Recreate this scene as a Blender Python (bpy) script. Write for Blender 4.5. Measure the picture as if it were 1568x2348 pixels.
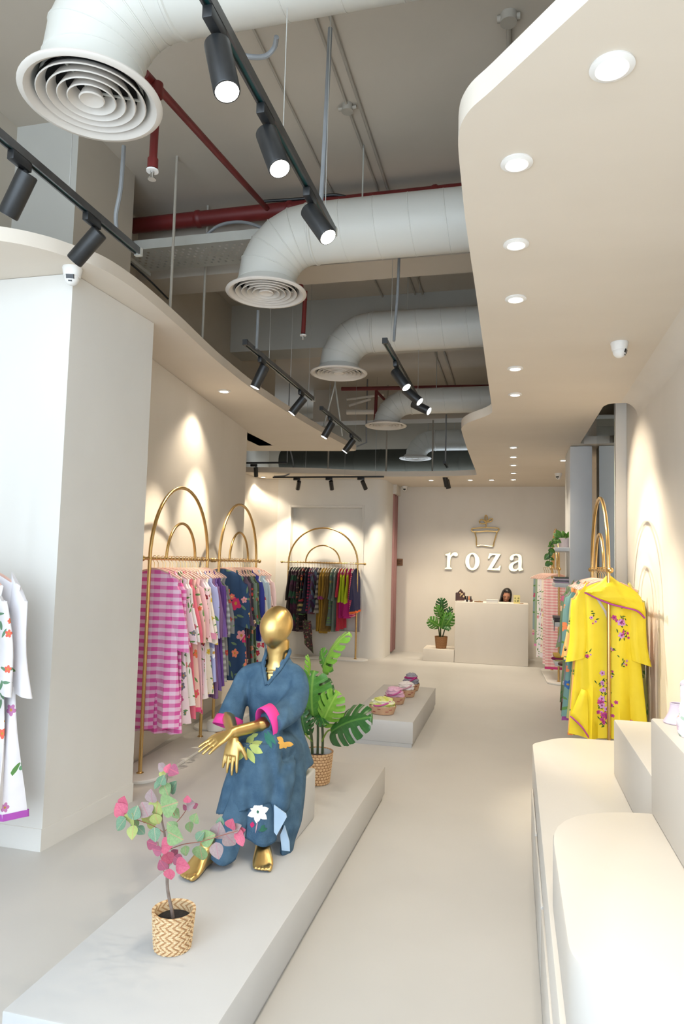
import bpy, bmesh, math, random
from math import sin, cos, pi, sqrt, atan2, radians
from mathutils import Vector, Matrix, noise
from mathutils.bvhtree import BVHTree

for o in list(bpy.data.objects):
    bpy.data.objects.remove(o, do_unlink=True)
SC = bpy.context.scene
COL = SC.collection
R_ = random.Random(7)

# ------------------------------------------------------------------ camera
FPX, CX, CY, HC = 1580.0, 784.0, 1174.0, 1.55
_d = Vector((394.0, 128.0, FPX)).normalized()
_a = 0.0257
_u = Vector((_a, -1.0, -(_d.x * _a - _d.y) / _d.z)).normalized()
_r = _d.cross(_u)
if _r.x < 0:
    _r = -_r
AX, AY, AZ = _r, _d, _u                      # world axes seen from the camera
CAM_R = Vector((AX.x, AY.x, AZ.x))
CAM_D = Vector((AX.y, AY.y, AZ.y))
CAM_F = Vector((AX.z, AY.z, AZ.z))
cam_data = bpy.data.cameras.new('camera')
cam = bpy.data.objects.new('camera', cam_data)
COL.objects.link(cam)
m = Matrix.Identity(4)
for i in range(3):
    m[i][0] = CAM_R[i]; m[i][1] = -CAM_D[i]; m[i][2] = -CAM_F[i]
m[2][3] = HC
cam.matrix_world = m
cam_data.sensor_fit = 'VERTICAL'
cam_data.sensor_height = 36.0
cam_data.lens = FPX * 36.0 / 2348.0
cam_data.clip_start = 0.05
SC.camera = cam

# ------------------------------------------------------------------ light of the place
WORLD_STRENGTH = 4.7
w = bpy.data.worlds.new('daylight'); SC.world = w
w.use_nodes = True
w.node_tree.nodes['Background'].inputs[0].default_value = (0.75, 0.875, 1.0, 1)
w.node_tree.nodes['Background'].inputs[1].default_value = WORLD_STRENGTH
SC.view_settings.view_transform = 'Standard'
SC.view_settings.look = 'None'
SC.view_settings.gamma = 1.0
SC.view_settings.exposure = 0.13
SC.view_settings.use_curve_mapping = False
DOWN_W, SPOT_W = 36.0, 150.0                  # watts of a downlight / a track spotlight
WARM = (1.0, 0.86, 0.66)
SC.cycles.max_bounces = 5
SC.cycles.diffuse_bounces = 4
SC.cycles.glossy_bounces = 3
SC.cycles.transmission_bounces = 2
SC.cycles.caustics_reflective = False
SC.cycles.caustics_refractive = False

# ------------------------------------------------------------------ helpers
def ray(px, py):
    return CAM_R * (px - CX) + CAM_D * (py - CY) + CAM_F * FPX
def at(px, py, Y):
    v = ray(px, py); return Vector((0, 0, HC)) + v * (Y / v.y)
def onz(px, py, z):
    v = ray(px, py); return Vector((0, 0, HC)) + v * ((z - HC) / v.z)
def V(*a): return Vector(a)

OFF = {}
class MB:
    def __init__(s): s.v = []; s.f = []; s.mi = []
    def add(s, vs, fs, mi=0):
        b = len(s.v); s.v += [Vector(p) for p in vs]
        s.f += [tuple(i + b for i in f) for f in fs]; s.mi += [mi] * len(fs); return s
    def box(s, x0, x1, y0, y1, z0, z1, mi=0):
        vs = [(x, y, z) for z in (z0, z1) for y in (y0, y1) for x in (x0, x1)]
        return s.add(vs, [(0, 2, 3, 1), (4, 5, 7, 6), (0, 1, 5, 4), (2, 6, 7, 3), (0, 4, 6, 2), (1, 3, 7, 5)], mi)
    def loft(s, rings, cap0=True, cap1=True, closed=True, mi=0):
        n = len(rings[0]); vs = [p for r in rings for p in r]; fs = []
        for k in range(len(rings) - 1):
            for i in range(n if closed else n - 1):
                j = (i + 1) % n
                fs.append((k * n + i, k * n + j, (k + 1) * n + j, (k + 1) * n + i))
        if cap0: fs.append(tuple(range(n - 1, -1, -1)))
        if cap1: fs.append(tuple(range((len(rings) - 1) * n, len(rings) * n)))
        return s.add(vs, fs, mi)
    def tube(s, pts, rad, seg=10, cap=True, closed=False, flat=None, mi=0, up=None):
        pts = [Vector(p) for p in pts]; n = len(pts)
        if not isinstance(rad, (list, tuple)): rad = [rad] * n
        rings = []; prev = None
        for i, p in enumerate(pts):
            if closed: t = pts[(i + 1) % n] - pts[i - 1]
            else: t = pts[min(i + 1, n - 1)] - pts[max(i - 1, 0)]
            t.normalize()
            if prev is None:
                a = Vector(up) if up else (Vector((0, 0, 1)) if abs(t.z) < 0.9 else Vector((1, 0, 0)))
                nrm = (a - t * a.dot(t)).normalized()
            else:
                nrm = prev - t * prev.dot(t)
                nrm = nrm.normalized() if nrm.length > 1e-6 else t.orthogonal().normalized()
            prev = nrm; b = t.cross(nrm)
            r = rad[i]; ra, rb = r if isinstance(r, (tuple, list)) else (r, r)
            rings.append([p + nrm * (ra * cos(2 * pi * k / seg)) + b * (rb * sin(2 * pi * k / seg)) for k in range(seg)])
        if closed: rings.append(rings[0]); return s.loft(rings, False, False, mi=mi)
        return s.loft(rings, cap, cap, mi=mi)
    def cyl(s, p0, p1, r0, r1=None, seg=20, cap=True, mi=0):
        return s.tube([p0, p1], [r0, r0 if r1 is None else r1], seg, cap, mi=mi)
    def lathe(s, prof, c=(0, 0, 0), seg=32, cap0=False, cap1=False, mi=0):
        c = Vector(c)
        rings = [[c + Vector((r * cos(2 * pi * k / seg), r * sin(2 * pi * k / seg), z)) for k in range(seg)] for r, z in prof]
        return s.loft(rings, cap0, cap1, mi=mi)
    def ell(s, c, rx, ry, rz, seg=16, rg=10, rot=None, mi=0):
        c = Vector(c); rings = []
        for j in range(1, rg):
            th = pi * j / rg
            ring = []
            for k in range(seg):
                p = Vector((rx * sin(th) * cos(2 * pi * k / seg), ry * sin(th) * sin(2 * pi * k / seg), -rz * cos(th)))
                ring.append(c + (rot @ p if rot else p))
            rings.append(ring)
        return s.loft(rings, True, True, mi=mi)
    def prism(s, poly, z0, z1, mi=0):
        n = len(poly)
        vs = [(x, y, z0) for x, y in poly] + [(x, y, z1) for x, y in poly]
        fs = [tuple(range(n - 1, -1, -1)), tuple(range(n, 2 * n))] + [(i, (i + 1) % n, (i + 1) % n + n, i + n) for i in range(n)]
        return s.add(vs, fs, mi)
    def grid(s, rows, mi=0):
        n = len(rows[0]); vs = [p for r in rows for p in r]
        fs = [(k * n + i, k * n + i + 1, (k + 1) * n + i + 1, (k + 1) * n + i) for k in range(len(rows) - 1) for i in range(n - 1)]
        return s.add(vs, fs, mi)
    def mesh(s, name, off=None, bevel=0, smooth=True, angle=40, mats=None, fixn=True, seg=2):
        me = bpy.data.meshes.new(name)
        o = Vector(off) if off is not None else Vector()
        me.from_pydata([p - o for p in s.v], [], s.f)
        if len(set(s.mi)) > 1:
            me.polygons.foreach_set('material_index', s.mi)
        bm = bmesh.new(); bm.from_mesh(me)
        if fixn: bmesh.ops.recalc_face_normals(bm, faces=bm.faces)
        if bevel:
            es = [e for e in bm.edges if len(e.link_faces) == 2 and e.calc_face_angle(0) > 0.6]
            bmesh.ops.bevel(bm, geom=es, offset=bevel, segments=seg, affect='EDGES', profile=0.5)
        bm.to_mesh(me); bm.free()
        if smooth:
            me.polygons.foreach_set('use_smooth', [True] * len(me.polygons))
            me.set_sharp_from_angle(angle=radians(angle))
        for mt in (mats or []): me.materials.append(mt)
        return me
    def build(s, name, mat, parent=None, local=False, **k):
        mats = mat if isinstance(mat, (list, tuple)) else [mat]
        if parent is not None:
            off = Vector() if local else OFF.get(parent.name, Vector())
            ob = bpy.data.objects.new(name, s.mesh(name, off, mats=mats, **k)); COL.objects.link(ob)
            ob.parent = parent; OFF[ob.name] = OFF.get(parent.name, Vector())
        else:
            if local: off = Vector()
            else:
                xs = [p.x for p in s.v]; ys = [p.y for p in s.v]; zs = [p.z for p in s.v]
                off = Vector(((min(xs) + max(xs)) / 2, (min(ys) + max(ys)) / 2, min(zs)))
            ob = bpy.data.objects.new(name, s.mesh(name, off, mats=mats, **k)); COL.objects.link(ob)
            ob.location = off; OFF[ob.name] = off
        return ob

def tag(o, label, cat, group=None):
    o['label'] = label; o['category'] = cat
    if group: o['group'] = group
    return o
def struct(o, label=None):
    o['kind'] = 'structure'
    if label: o['label'] = label
    return o
def thing(name, label, cat, loc=(0, 0, 0), rz=0, group=None):
    o = bpy.data.objects.new(name, None); COL.objects.link(o); o.empty_display_size = 0.1
    o.location = loc; o.rotation_euler = (0, 0, rz); OFF[o.name] = Vector(loc)
    return tag(o, label, cat, group)
def inst(name, me, parent, mat=None, loc=None, rot=None, scale=None, mw=None):
    o = bpy.data.objects.new(name, me); COL.objects.link(o); o.parent = parent
    if mw is not None: o.matrix_local = mw
    if loc is not None: o.location = loc
    if rot is not None: o.rotation_euler = rot
    if scale is not None: o.scale = scale if hasattr(scale, '__len__') else (scale,) * 3
    if mat is not None:
        if not me.materials: me.materials.append(mat)
        o.material_slots[0].link = 'OBJECT'; o.material_slots[0].material = mat
    if parent is not None: OFF[o.name] = OFF.get(parent.name, Vector())
    return o
def copy_tree(o, parent=None):
    c = o.copy(); COL.objects.link(c); c.parent = parent
    for ch in list(o.children): copy_tree(ch, c)
    return c
def remesh(mb, voxel, smooth=4):
    me = mb.mesh('tmp', smooth=False)
    ob = bpy.data.objects.new('tmp', me); COL.objects.link(ob)
    md = ob.modifiers.new('r', 'REMESH'); md.mode = 'VOXEL'; md.voxel_size = voxel
    if smooth:
        sm = ob.modifiers.new('s', 'SMOOTH'); sm.factor = 0.5; sm.iterations = smooth
    dg = bpy.context.evaluated_depsgraph_get(); dg.update()
    me2 = bpy.data.meshes.new_from_object(ob.evaluated_get(dg))
    bpy.data.objects.remove(ob, do_unlink=True); bpy.data.meshes.remove(me)
    out = MB(); out.add([v.co.copy() for v in me2.vertices], [tuple(p.vertices) for p in me2.polygons])
    bpy.data.meshes.remove(me2); return out
def catmull(pts, n=6, closed=False):
    pts = [Vector(p) for p in pts]; out = []; N = len(pts)
    for i in range(N if closed else N - 1):
        if closed: p0, p1, p2, p3 = pts[i - 1], pts[i], pts[(i + 1) % N], pts[(i + 2) % N]
        else: p0, p1, p2, p3 = pts[max(i - 1, 0)], pts[i], pts[i + 1], pts[min(i + 2, N - 1)]
        for k in range(n):
            t = k / n
            out.append(0.5 * ((2 * p1) + (p2 - p0) * t + (2 * p0 - 5 * p1 + 4 * p2 - p3) * t * t + (3 * p1 - p0 - 3 * p2 + p3) * t ** 3))
    if not closed: out.append(pts[-1])
    return out
def lerp(a, b, t): return a + (b - a) * t
ORD = ['zeroth', 'first', 'second', 'third', 'fourth', 'fifth', 'sixth', 'seventh', 'eighth', 'ninth', 'tenth', 'eleventh', 'twelfth', 'thirteenth', 'fourteenth', 'fifteenth', 'sixteenth', 'seventeenth', 'eighteenth', 'nineteenth', 'twentieth', 'twenty-first', 'twenty-second', 'twenty-third', 'twenty-fourth', 'twenty-fifth', 'twenty-sixth']

# ------------------------------------------------------------------ materials
def nodes(name, rough=0.8, metal=0.0):
    mt = bpy.data.materials.new(name); mt.use_nodes = True
    nt = mt.node_tree; b = nt.nodes['Principled BSDF']
    b.inputs['Roughness'].default_value = rough; b.inputs['Metallic'].default_value = metal
    return mt, nt, b
def N(nt, t, **k):
    n = nt.nodes.new(t)
    for a, v in k.items(): setattr(n, a, v)
    return n
def L(nt, a, b): nt.links.new(a, b)
def rgb(c): return (c[0], c[1], c[2], 1.0)
def srgb(r, g, b):
    f = lambda c: c / 12.92 if c <= 0.04045 else ((c + 0.055) / 1.055) ** 2.4
    return (f(r / 255), f(g / 255), f(b / 255))
def mathn(nt, op, a, b=None, c=None, clamp=False):
    n = N(nt, 'ShaderNodeMath', operation=op); n.use_clamp = clamp
    for i, x in enumerate((a, b, c)):
        if x is None: continue
        if isinstance(x, (int, float)): n.inputs[i].default_value = x
        else: L(nt, x, n.inputs[i])
    return n.outputs[0]
def mixc(nt, fac, a, b):
    n = N(nt, 'ShaderNodeMix', data_type='RGBA')
    for s, x in ((0, fac), (6, a), (7, b)):
        if isinstance(x, (int, float)): n.inputs[s].default_value = x
        elif isinstance(x, tuple): n.inputs[s].default_value = rgb(x)
        else: L(nt, x, n.inputs[s])
    return n.outputs[2]
def noisy(name, c1, c2, scale=3.0, rough=0.8, metal=0.0, bump=0.0, bscale=40.0, detail=4.0, stretch=(1, 1, 1), spec=None):
    mt, nt, b = nodes(name, rough, metal)
    tc = N(nt, 'ShaderNodeTexCoord'); mp = N(nt, 'ShaderNodeMapping'); mp.inputs['Scale'].default_value = stretch
    L(nt, tc.outputs['Object'], mp.inputs[0])
    nz = N(nt, 'ShaderNodeTexNoise'); nz.inputs['Scale'].default_value = scale; nz.inputs['Detail'].default_value = min(detail, 3.0)
    L(nt, mp.outputs[0], nz.inputs['Vector'])
    fac = mathn(nt, 'MULTIPLY_ADD', nz.outputs[0], 2.2, -0.6, clamp=True)
    L(nt, mixc(nt, fac, c1, c2), b.inputs['Base Color'])
    if spec is not None: b.inputs['Specular IOR Level'].default_value = spec
    if bump:
        n2 = N(nt, 'ShaderNodeTexNoise'); n2.inputs['Scale'].default_value = bscale; n2.inputs['Detail'].default_value = 5
        L(nt, mp.outputs[0], n2.inputs['Vector'])
        bp = N(nt, 'ShaderNodeBump'); bp.inputs['Strength'].default_value = bump; bp.inputs['Distance'].default_value = 0.01
        L(nt, n2.outputs[0], bp.inputs['Height']); L(nt, bp.outputs[0], b.inputs['Normal'])
    return mt
def emit(name, c, s):
    mt = bpy.data.materials.new(name); mt.use_nodes = True; nt = mt.node_tree
    nt.nodes.clear(); e = N(nt, 'ShaderNodeEmission'); e.inputs[0].default_value = rgb(c); e.inputs[1].default_value = s
    o = N(nt, 'ShaderNodeOutputMaterial'); L(nt, e.outputs[0], o.inputs[0])
    mt.cycles.emission_sampling = 'NONE'; return mt

PL = noisy('limewash_plaster', (0.70, 0.65, 0.58), (0.75, 0.70, 0.63), 2.2, 0.62, stretch=(1, 1, 0.5))
PLW = noisy('pale_plaster', (0.72, 0.705, 0.67), (0.76, 0.745, 0.71), 2.4, 0.6, stretch=(1, 1, 0.5))
SOF = noisy('soffit_plaster', (0.69, 0.62, 0.53), (0.73, 0.66, 0.57), 1.6, 0.65, stretch=(0.6, 1.4, 1))
FLO = noisy('microcement_floor', (0.53, 0.52, 0.50), (0.58, 0.57, 0.55), 1.3, 0.42)
PLA = noisy('microcement_plinth', (0.50, 0.50, 0.50), (0.54, 0.54, 0.54), 1.8, 0.45)
CTR = noisy('smooth_white_plaster', (0.58, 0.56, 0.53), (0.62, 0.60, 0.57), 1.5, 0.45)
SLAB = noisy('painted_concrete', (0.50, 0.45, 0.38), (0.56, 0.505, 0.43), 1.2, 0.8)
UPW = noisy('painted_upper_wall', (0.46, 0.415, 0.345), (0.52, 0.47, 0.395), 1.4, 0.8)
UPG = noisy('grey_painted_upper_wall', (0.45, 0.44, 0.40), (0.51, 0.50, 0.455), 1.4, 0.8)
COLW = noisy('cool_white_paint', (0.66, 0.67, 0.68), (0.72, 0.73, 0.74), 2.5, 0.6)
DUCT = noisy('painted_duct', (0.62, 0.615, 0.57), (0.66, 0.655, 0.61), 1.5, 0.42, spec=0.4)
DUCTD = noisy('dark_painted_duct', (0.06, 0.06, 0.05), (0.08, 0.08, 0.068), 1.5, 0.9, spec=0.1)
GRILL = noisy('grille_enamel', (0.66, 0.62, 0.57), (0.70, 0.66, 0.61), 2, 0.5)
DARKIN = noisy('dark_plenum', (0.012, 0.012, 0.012), (0.02, 0.02, 0.02), 3, 0.9)
BLACK = noisy('black_powder_coat', (0.012, 0.013, 0.014), (0.018, 0.019, 0.021), 30, 0.38)
TRACKG = noisy('track_aluminium', (0.10, 0.10, 0.10), (0.14, 0.14, 0.14), 12, 0.35, 0.7)
TEAL = noisy('track_insert_teal', (0.012, 0.06, 0.06), (0.02, 0.08, 0.08), 12, 0.4)
RED = noisy('red_pipe_paint', (0.13, 0.012, 0.012), (0.18, 0.02, 0.018), 6, 0.45)
PIPE = noisy('grey_conduit', (0.20, 0.21, 0.22), (0.26, 0.27, 0.28), 8, 0.5)
PIPET = noisy('taupe_conduit', (0.36, 0.33, 0.28), (0.41, 0.375, 0.32), 8, 0.6)
WIRE = noisy('steel_wire', (0.5, 0.5, 0.48), (0.58, 0.58, 0.56), 8, 0.35, 0.6)
GALV = noisy('galvanised_steel', (0.46, 0.46, 0.42), (0.54, 0.54, 0.5), 5, 0.5, 0.3)
CHROME = noisy('chrome', (0.6, 0.6, 0.6), (0.66, 0.66, 0.66), 5, 0.2, 1.0)
GOLD = noisy('brushed_brass', (0.60, 0.40, 0.16), (0.68, 0.46, 0.20), 4, 0.27, 1.0)
GOLDM = noisy('gold_lacquer', (0.66, 0.45, 0.17), (0.74, 0.52, 0.21), 2.5, 0.33, 1.0)
LOGO = noisy('polished_gold', (0.86, 0.66, 0.33), (0.91, 0.72, 0.40), 3, 0.25, 1.0)
WHITE = noisy('white_enamel', (0.74, 0.73, 0.71), (0.78, 0.77, 0.75), 4, 0.35)
WHITEP = noisy('white_plastic', (0.80, 0.79, 0.77), (0.84, 0.83, 0.81), 6, 0.4)
GLASSB = noisy('black_lens', (0.008, 0.008, 0.01), (0.012, 0.012, 0.014), 8, 0.1)
LAMP = emit('lamp_disc', (1.0, 0.95, 0.86), 22)
LAMPW = emit('downlight_disc', (1.0, 0.94, 0.84), 18)
HANGP = noisy('blush_hanger', (0.68, 0.42, 0.34), (0.76, 0.50, 0.42), 10, 0.5)
HANGT = noisy('clear_hanger', (0.55, 0.52, 0.48), (0.62, 0.60, 0.56), 10, 0.3)
CURT = noisy('pink_curtain', (0.46, 0.25, 0.25), (0.54, 0.31, 0.30), 20, 0.9, stretch=(1, 1, 0.1))
MIR, _nt, _b = nodes('mirror', 0.02, 1.0); _b.inputs['Base Color'].default_value = (0.72, 0.75, 0.70, 1)
WOODD = noisy('dark_wood', (0.05, 0.018, 0.01), (0.10, 0.035, 0.018), 14, 0.45, stretch=(1, 1, 0.2))
WOODS = noisy('carved_sign_wood', (0.20, 0.09, 0.035), (0.27, 0.13, 0.055), 16, 0.5, stretch=(0.2, 1, 1))
INK = noisy('burnt_ink', (0.02, 0.01, 0.006), (0.03, 0.014, 0.008), 9, 0.7)
SOIL = noisy('dark_soil', (0.008, 0.008, 0.009), (0.02, 0.018, 0.016), 60, 0.9, bump=0.6, bscale=120)
STEMG = noisy('green_stem', (0.035, 0.055, 0.02), (0.06, 0.085, 0.03), 20, 0.5)
STEML = noisy('light_green_stem', (0.16, 0.26, 0.03), (0.20, 0.32, 0.04), 20, 0.5)
BARK = noisy('grey_bark', (0.16, 0.12, 0.10), (0.24, 0.19, 0.16), 40, 0.9, bump=0.5, bscale=90)
TWIG = noisy('red_twig', (0.22, 0.07, 0.05), (0.30, 0.12, 0.08), 20, 0.7)
def leafmat(name, c1, c2, rough=0.35, vein=None, veins=0.0):
    mt, nt, b = nodes(name, rough)
    tc = N(nt, 'ShaderNodeTexCoord'); sp = N(nt, 'ShaderNodeSeparateXYZ'); L(nt, tc.outputs['Object'], sp.inputs[0])
    nz = N(nt, 'ShaderNodeTexNoise'); nz.inputs['Scale'].default_value = 9; L(nt, tc.outputs['Object'], nz.inputs['Vector'])
    base = mixc(nt, mathn(nt, 'MULTIPLY_ADD', nz.outputs[0], 2.0, -0.5, clamp=True), c1, c2)
    ax = mathn(nt, 'ABSOLUTE', sp.outputs[0])
    mid = mathn(nt, 'LESS_THAN', ax, 0.022)
    ph = mathn(nt, 'MULTIPLY', mathn(nt, 'SUBTRACT', sp.outputs[1], mathn(nt, 'MULTIPLY', ax, 0.7)), 7.5)
    fr = mathn(nt, 'FRACT', ph); sv = mathn(nt, 'LESS_THAN', fr, 0.07)
    k = mathn(nt, 'MAXIMUM', mid, mathn(nt, 'MULTIPLY', sv, veins))
    L(nt, mixc(nt, mathn(nt, 'MULTIPLY', k, 0.75), base, vein or c2), b.inputs['Base Color'])
    return mt
LF_D = leafmat('monstera_deep_green', (0.018, 0.085, 0.018), (0.03, 0.13, 0.028), 0.3, (0.10, 0.25, 0.05), 0.3)
LF_M = leafmat('monstera_green', (0.05, 0.19, 0.02), (0.085, 0.27, 0.03), 0.35, (0.22, 0.42, 0.06), 0.4)
LF_L = leafmat('monstera_fresh_green', (0.16, 0.38, 0.035), (0.24, 0.48, 0.05), 0.4, (0.36, 0.58, 0.10), 0.3)
LF_P = leafmat('pothos_green', (0.03, 0.12, 0.012), (0.07, 0.20, 0.02), 0.4, (0.16, 0.30, 0.05), 0.2)
BG = [leafmat('round_leaf_green', (0.15, 0.26, 0.10), (0.23, 0.34, 0.15), 0.6, (0.42, 0.22, 0.14), 0.7),
      leafmat('round_leaf_lime', (0.29, 0.35, 0.10), (0.37, 0.43, 0.14), 0.6, (0.48, 0.22, 0.12), 0.7),
      leafmat('round_leaf_teal', (0.10, 0.20, 0.12), (0.15, 0.27, 0.17), 0.6, (0.36, 0.30, 0.20), 0.6),
      leafmat('round_leaf_mauve', (0.27, 0.20, 0.20), (0.34, 0.26, 0.25), 0.6, (0.36, 0.14, 0.18), 0.7),
      leafmat('round_leaf_pink', (0.44, 0.07, 0.13), (0.54, 0.13, 0.19), 0.6, (0.45, 0.06, 0.12), 0.4),
      leafmat('round_leaf_plum', (0.26, 0.06, 0.11), (0.34, 0.09, 0.15), 0.6, (0.5, 0.1, 0.15), 0.4)]

# ---- fabrics
def clothcoord(nt, scale, off=0.0):
    tc = N(nt, 'ShaderNodeTexCoord'); sp = N(nt, 'ShaderNodeSeparateXYZ'); L(nt, tc.outputs['Object'], sp.inputs[0])
    u = mathn(nt, 'MULTIPLY_ADD', sp.outputs[1], 0.7, sp.outputs[0])
    return mathn(nt, 'MULTIPLY_ADD', u, scale, off), mathn(nt, 'MULTIPLY_ADD', sp.outputs[2], scale, off * 1.7)
def weave(nt, b, col, amt=0.12):
    tc = N(nt, 'ShaderNodeTexCoord'); nz = N(nt, 'ShaderNodeTexNoise'); nz.inputs['Scale'].default_value = 9; nz.inputs['Detail'].default_value = 3
    L(nt, tc.outputs['Object'], nz.inputs['Vector'])
    hs = N(nt, 'ShaderNodeHueSaturation'); hs.inputs['Value'].default_value = 1.0
    L(nt, mathn(nt, 'MULTIPLY_ADD', nz.outputs[0], amt * 2, 1.0 - amt), hs.inputs['Value'])
    if isinstance(col, tuple): hs.inputs['Color'].default_value = rgb(col)
    else: L(nt, col, hs.inputs['Color'])
    L(nt, hs.outputs[0], b.inputs['Base Color'])
_mc = {}
def solid(c, amt=0.12):
    k = ('s', c, amt)
    if k not in _mc:
        mt, nt, b = nodes('plain_cloth', 0.85); weave(nt, b, c, amt); _mc[k] = mt
    return _mc[k]
def gingham(base, dark, size=0.035):
    mt, nt, b = nodes('gingham_cloth', 0.85); u, v = clothcoord(nt, 1.0 / size)
    su = mathn(nt, 'LESS_THAN', mathn(nt, 'FRACT', mathn(nt, 'MULTIPLY', u, 0.55)), 0.5); sv = mathn(nt, 'LESS_THAN', mathn(nt, 'FRACT', v), 0.5)
    f = mathn(nt, 'ADD', mathn(nt, 'MULTIPLY', su, 0.28), mathn(nt, 'MULTIPLY', sv, 0.72))
    weave(nt, b, mixc(nt, f, base, dark), 0.08); return mt
def stripes(c1, c2, size=0.02, duty=0.5, horiz=False):
    mt, nt, b = nodes('striped_cloth', 0.85); u, v = clothcoord(nt, 1.0 / size)
    f = mathn(nt, 'LESS_THAN', mathn(nt, 'FRACT', v if horiz else u), duty)
    weave(nt, b, mixc(nt, f, c1, c2), 0.1); return mt
def diagonal(c1, c2, c3, size=0.2):
    mt, nt, b = nodes('diagonal_block_cloth', 0.7); u, v = clothcoord(nt, 1.0 / size)
    d = mathn(nt, 'FRACT', mathn(nt, 'ADD', mathn(nt, 'MULTIPLY', u, 1.6), v))
    c = mixc(nt, mathn(nt, 'LESS_THAN', d, 0.33), c1, c2)
    c = mixc(nt, mathn(nt, 'GREATER_THAN', d, 0.70), c, c3)
    weave(nt, b, c, 0.15); return mt
def floral(base, pal, scale=11.0, density=0.6, leaf=(0.12, 0.28, 0.08), rad=0.42, leafd=0.5, seed=0):
    mt, nt, b = nodes('floral_cloth', 0.85)
    def layer(sc, off):
        u, v = clothcoord(nt, sc, off); cb = N(nt, 'ShaderNodeCombineXYZ'); L(nt, u, cb.inputs[0]); L(nt, v, cb.inputs[1])
        vo = N(nt, 'ShaderNodeTexVoronoi'); vo.voronoi_dimensions = '2D'; vo.inputs['Scale'].default_value = 1.0; vo.inputs['Randomness'].default_value = 0.85
        L(nt, cb.outputs[0], vo.inputs['Vector'])
        sub = N(nt, 'ShaderNodeVectorMath', operation='SUBTRACT'); L(nt, cb.outputs[0], sub.inputs[0]); L(nt, vo.outputs['Position'], sub.inputs[1])
        sp = N(nt, 'ShaderNodeSeparateXYZ'); L(nt, sub.outputs[0], sp.inputs[0])
        sc_ = N(nt, 'ShaderNodeSeparateColor'); L(nt, vo.outputs['Color'], sc_.inputs[0])
        return vo.outputs['Distance'], sp.outputs[0], sp.outputs[1], sc_.outputs
    col = base
    if leafd > 0:
        d, dx, dy, cc = layer(scale * 1.5, 3.3 + seed)
        ang = mathn(nt, 'MULTIPLY', cc[0], 6.28)
        ca, sa = mathn(nt, 'COSINE', ang), mathn(nt, 'SINE', ang)
        a = mathn(nt, 'ADD', mathn(nt, 'MULTIPLY', dx, ca), mathn(nt, 'MULTIPLY', dy, sa))
        bb = mathn(nt, 'SUBTRACT', mathn(nt, 'MULTIPLY', dy, ca), mathn(nt, 'MULTIPLY', dx, sa))
        e = mathn(nt, 'ADD', mathn(nt, 'POWER', mathn(nt, 'DIVIDE', mathn(nt, 'ABSOLUTE', a), 0.45), 1.5), mathn(nt, 'POWER', mathn(nt, 'DIVIDE', mathn(nt, 'ABSOLUTE', bb), 0.13), 1.5))
        mk = mathn(nt, 'MULTIPLY', mathn(nt, 'LESS_THAN', e, 1.0), mathn(nt, 'GREATER_THAN', cc[1], 1.0 - leafd))
        col = mixc(nt, mk, col, leaf)
    d, dx, dy, cc = layer(scale, 1.1 + seed)
    ang = mathn(nt, 'ARCTAN2', dy, dx)
    pet = mathn(nt, 'MULTIPLY_ADD', mathn(nt, 'ABSOLUTE', mathn(nt, 'SINE', mathn(nt, 'MULTIPLY_ADD', ang, 2.5, mathn(nt, 'MULTIPLY', cc[1], 3.0)))), 0.38, 0.62)
    rr = mathn(nt, 'MULTIPLY', pet, mathn(nt, 'MULTIPLY_ADD', cc[1], rad * 0.6, rad * 0.4))
    mk = mathn(nt, 'MULTIPLY', mathn(nt, 'LESS_THAN', d, rr), mathn(nt, 'LESS_THAN', cc[2], density))
    rp = N(nt, 'ShaderNodeValToRGB'); rp.color_ramp.interpolation = 'CONSTANT'
    els = rp.color_ramp.elements
    while len(els) < len(pal): els.new(0.5)
    for i, c in enumerate(pal): els[i].position = i / len(pal); els[i].color = rgb(c)
    L(nt, cc[0], rp.inputs[0])
    ctr = mathn(nt, 'LESS_THAN', d, mathn(nt, 'MULTIPLY', rr, 0.28))
    fl = mixc(nt, ctr, rp.outputs[0], (0.55, 0.30, 0.05))
    if isinstance(col, tuple):
        col = mixc(nt, mk, col, fl)
    else: col = mixc(nt, mk, col, fl)
    weave(nt, b, col, 0.1); return mt
# ------------------------------------------------------------------ the room
def arc(cx, cy, r, a0, a1, n=10):
    return [(cx + r * cos(radians(a0 + (a1 - a0) * k / n)), cy + r * sin(radians(a0 + (a1 - a0) * k / n))) for k in range(n + 1)]
struct(MB().box(-5.1, 1.3, -1.6, 13.6, -0.12, 0).build('floor', FLO), 'seamless pale microcement shop floor')
struct(MB().box(-5.1, 1.3, -1.6, 13.6, 4.5, 4.65).build('ceiling', SLAB), 'taupe painted concrete slab above the services')
for n_, (y0, y1, mt) in enumerate([(5.2, 5.55, SLAB), (7.25, 7.6, UPG), (11.15, 11.5, SLAB)]):
    struct(MB().box(-3.35, 1.15, y0, y1, 3.95, 4.5).build('trim_%d' % (n_ + 1), mt), 'painted concrete beam crossing under the slab')
# walls on the right
struct(MB().box(1.0, 1.15, -1.6, 6.715, 0, 4.5).build('wall_right', PL), 'warm limewashed wall on the right')
struct(MB().prism([(1.1, 6.715), (1.1, 13.4), (1.25, 13.4), (1.25, 6.715)], 0, 4.5).build('wall_right', PL), 'warm limewashed wall behind the right racks')
cv = MB()                                                            # soft cove between wall and lowered ceiling
prof = [(1.0, 2.97)] + [(1.0 - 0.13 + 0.13 * cos(radians(a)), 2.84 + 0.13 * sin(radians(a))) for a in range(0, 91, 10)]
cv.loft([[V(x, y, z) for x, z in prof] for y in (1.1, 6.14)]); struct(cv.build('trim_4', PL, smooth=True), 'soft cove where wall meets lowered ceiling')
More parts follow.
